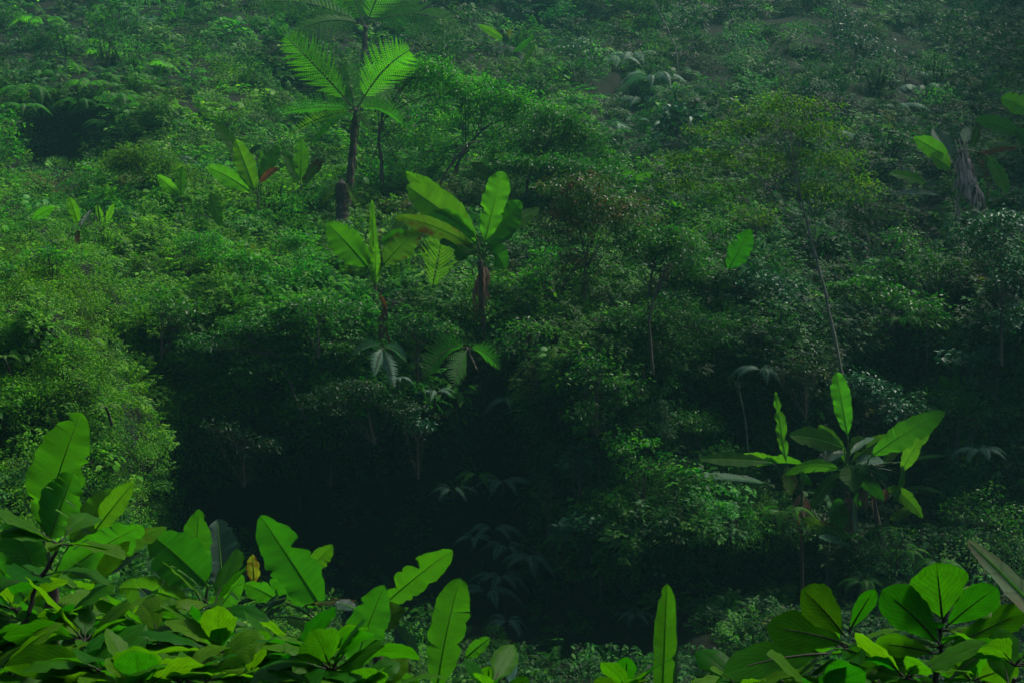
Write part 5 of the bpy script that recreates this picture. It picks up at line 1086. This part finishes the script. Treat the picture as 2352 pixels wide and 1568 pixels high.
near_shrub([[(690, 1660), (690, 1545)], [(760, 1660), (760, 1575)]], 'broad low shrub at the bottom edge, left of the tall blunt leaf', 5.4, .27, 8, 3, seed=9)
near_shrub([[(880, 1660), (880, 1590)]], 'leaf tips of a shrub at the bottom edge right of the lobed banana', 5.2, .26, 8, 2, seed=10)
near_shrub([[(1120, 1640), (1124, 1585)]], 'small bright leafed shrub tip at the bottom edge, near the bluish leaf', 5.4, .20, 5, 1, seed=11, spec=[((1124, 1585), (1122, 1528), 48, -.1), ((1150, 1600), (1215, 1558), 36, 0)])
near_shrub([[(1440, 1640), (1440, 1590)]], 'shrub tip with one round upright leaf, left of the narrow banana leaf at the bottom', 5.4, .18, 4, 1, seed=12, spec=[((1436, 1585), (1440, 1508), 46, -.1), ((1440, 1580), (1362, 1566), 34, 0), ((1445, 1580), (1478, 1548), 22, .1)])
near_shrub([[(60, 1700), (70, 1590)], [(-20, 1700), (-10, 1600)]], 'low shrub in the extreme bottom left corner', 5.4, .26, 7, 2, seed=21)
near_shrub([[(330, 1700), (320, 1585)], [(400, 1700), (410, 1600)]], 'low shrub under the starry whorl at the bottom edge', 5.2, .26, 7, 2, seed=22)
near_shrub([[(630, 1700), (640, 1600)], [(470, 1700), (480, 1600)]], 'low shrub at the bottom edge in front of the bushy one', 5.4, .26, 7, 2, seed=23)
near_shrub([[(800, 1700), (820, 1600)], [(730, 1700), (745, 1560)]], 'leafy shrub at the bottom edge under the leaf with two lobes', 5.6, .26, 9, 2, seed=24)
near_shrub([[(60, 1500), (40, 1400)], [(180, 1500), (190, 1390)]], 'taller leafy shrub behind the long dark stem at the left edge', 8.5, .32, 9, 3, seed=25)
near_shrub([[(300, 1560), (310, 1440)], [(430, 1560), (420, 1450)]], 'taller leafy shrub behind the starry whorl', 8.5, .32, 9, 3, seed=26)
near_shrub([[(600, 1600), (600, 1500)], [(700, 1600), (680, 1520)]], 'leafy shrub under the silvery torn leaf, set farther back', 8.0, .30, 9, 3, seed=27)
near_shrub([[(2140, 1640), (2160, 1500), (2168, 1400)], [(2300, 1660), (2330, 1560)]], 'large leaved shrub standing in the bottom right corner, its tallest shoot upright', 5.8, .27, 5, 3, seed=13,
           spec=[((2165, 1425), (2150, 1292), 128, -.2), ((2172, 1440), (2292, 1348), 92, -.1), ((2160, 1480), (2024, 1352), 96, -.2), ((2165, 1500), (2370, 1400), 84, .1), ((2150, 1500), (2010, 1478), 60, .2), ((2180, 1560), (2260, 1500), 50, .2)])
near_shrub([[(2030, 1660), (1985, 1530), (1945, 1480)], [(1800, 1680), (1790, 1580)]], 'large leaved shrub left of the tallest shoot, bottom right', 5.9, .26, 6, 3, seed=14,
           spec=[((1942, 1462), (1842, 1352), 88, -.2), ((1950, 1450), (2010, 1352), 44, -.1), ((1945, 1480), (1760, 1440), 90, -.2), ((1900, 1500), (1660, 1545), 84, -.3), ((1940, 1490), (2020, 1520), 50, 0), ((1850, 1560), (1700, 1500), 50, .1)])
near_shrub([[(1900, 1680), (1880, 1600)], [(2100, 1680), (2080, 1590)]], 'low shrub filling the bottom edge between the two large leaved ones', 5.3, .25, 8, 2, seed=15)
near_shrub([[(2230, 1680), (2250, 1570)], [(2000, 1700), (2010, 1580)]], 'shrub filling the bottom right edge below the tallest shoot', 6.6, .28, 8, 2, seed=31,
           spec=[((2240, 1560), (2340, 1530), 70, -.1), ((2230, 1560), (2160, 1500), 60, 0), ((2020, 1570), (1930, 1530), 66, 0), ((2010, 1570), (2080, 1510), 60, .1)])
near_shrub([[(1820, 1700), (1830, 1590)], [(1740, 1690), (1750, 1600)]], 'shrub with long leaves reaching left at the bottom edge', 6.4, .28, 7, 2, seed=32,
           spec=[((1830, 1580), (1720, 1530), 70, -.1), ((1840, 1575), (1800, 1490), 60, 0), ((1850, 1580), (1930, 1560), 50, .1), ((1760, 1590), (1640, 1572), 60, 0)])
near_shrub([[(1700, 1660), (1700, 1590)]], 'low leaf tips at the bottom edge right of the narrow banana leaf', 5.6, .22, 6, 1, seed=16)
# ------------------------------------------------------------------ air
mb = MB()
x0, x1, y0, y1, z0, z1 = -420., 420., -330., 560., -34., 60.
vv = A([[x, y, z] for x in (x0, x1) for y in (y0, y1) for z in (z0, z1)])
mb.add(vv, f4=[[0, 1, 3, 2], [4, 6, 7, 5], [0, 4, 5, 1], [2, 3, 7, 6], [0, 2, 6, 4], [1, 5, 7, 3]])
m, nt = nodes('haze')
out = nn_(nt, 'ShaderNodeOutputMaterial'); pv = nn_(nt, 'ShaderNodeVolumePrincipled', Density=HAZE, Anisotropy=.2)
pv.inputs['Color'].default_value = (.30, .92, .84, 1)
nt.links.new(pv.outputs[0], out.inputs['Volume'])
hz = mb.build('haze', m); tag(hz, 'thin bluish haze filling the ravine', 'haze', kind='stuff')

# ------------------------------------------------------------------ light
w = bpy.data.worlds.new('World'); SC.world = w; w.use_nodes = True
nt = w.node_tree; bg = nt.nodes['Background']
sky = nt.nodes.new('ShaderNodeTexSky'); sky.sky_type = 'NISHITA'; sky.sun_disc = False
EL, AZ = math.radians(SUN_EL), math.radians(SUN_AZ)          # AZ clockwise from +Y
sky.sun_elevation = EL; sky.sun_rotation = AZ; sky.air_density = 1.0; sky.dust_density = 3.0; sky.ozone_density = 1.0
nt.links.new(sky.outputs[0], bg.inputs[0]); bg.inputs[1].default_value = SKY
sl = bpy.data.lights.new('sun', 'SUN'); sl.energy = SUN; sl.angle = math.radians(SUN_ANG); sl.color = (1, .95, .85)
so = bpy.data.objects.new('sun', sl); COL.objects.link(so)
dv = Vector((math.sin(AZ) * math.cos(EL), math.cos(AZ) * math.cos(EL), math.sin(EL)))
so.rotation_euler = dv.to_track_quat('Z', 'Y').to_euler(); so.location = (0, 0, 50)
cam = bpy.data.cameras.new('camera'); co = bpy.data.objects.new('camera', cam); COL.objects.link(co)
co.rotation_euler = (math.radians(90) + PITCH, 0, 0); cam.sensor_width = 36; cam.lens = 36 * F / 2352; cam.clip_end = 2000; cam.clip_start = .05
SC.camera = co
SC.view_settings.view_transform = 'Standard'; SC.view_settings.look = 'None'; SC.view_settings.exposure = EXPO; SC.view_settings.gamma = 1
SC.render.engine = 'CYCLES'
cy = SC.cycles; cy.use_denoising = True; cy.denoiser = 'OPENIMAGEDENOISE'
cy.max_bounces = 7; cy.diffuse_bounces = 4; cy.glossy_bounces = 2; cy.transmission_bounces = 5; cy.volume_bounces = 0; cy.transparent_max_bounces = 4
cy.sample_clamp_indirect = 4; cy.use_adaptive_sampling = True; cy.adaptive_threshold = .02
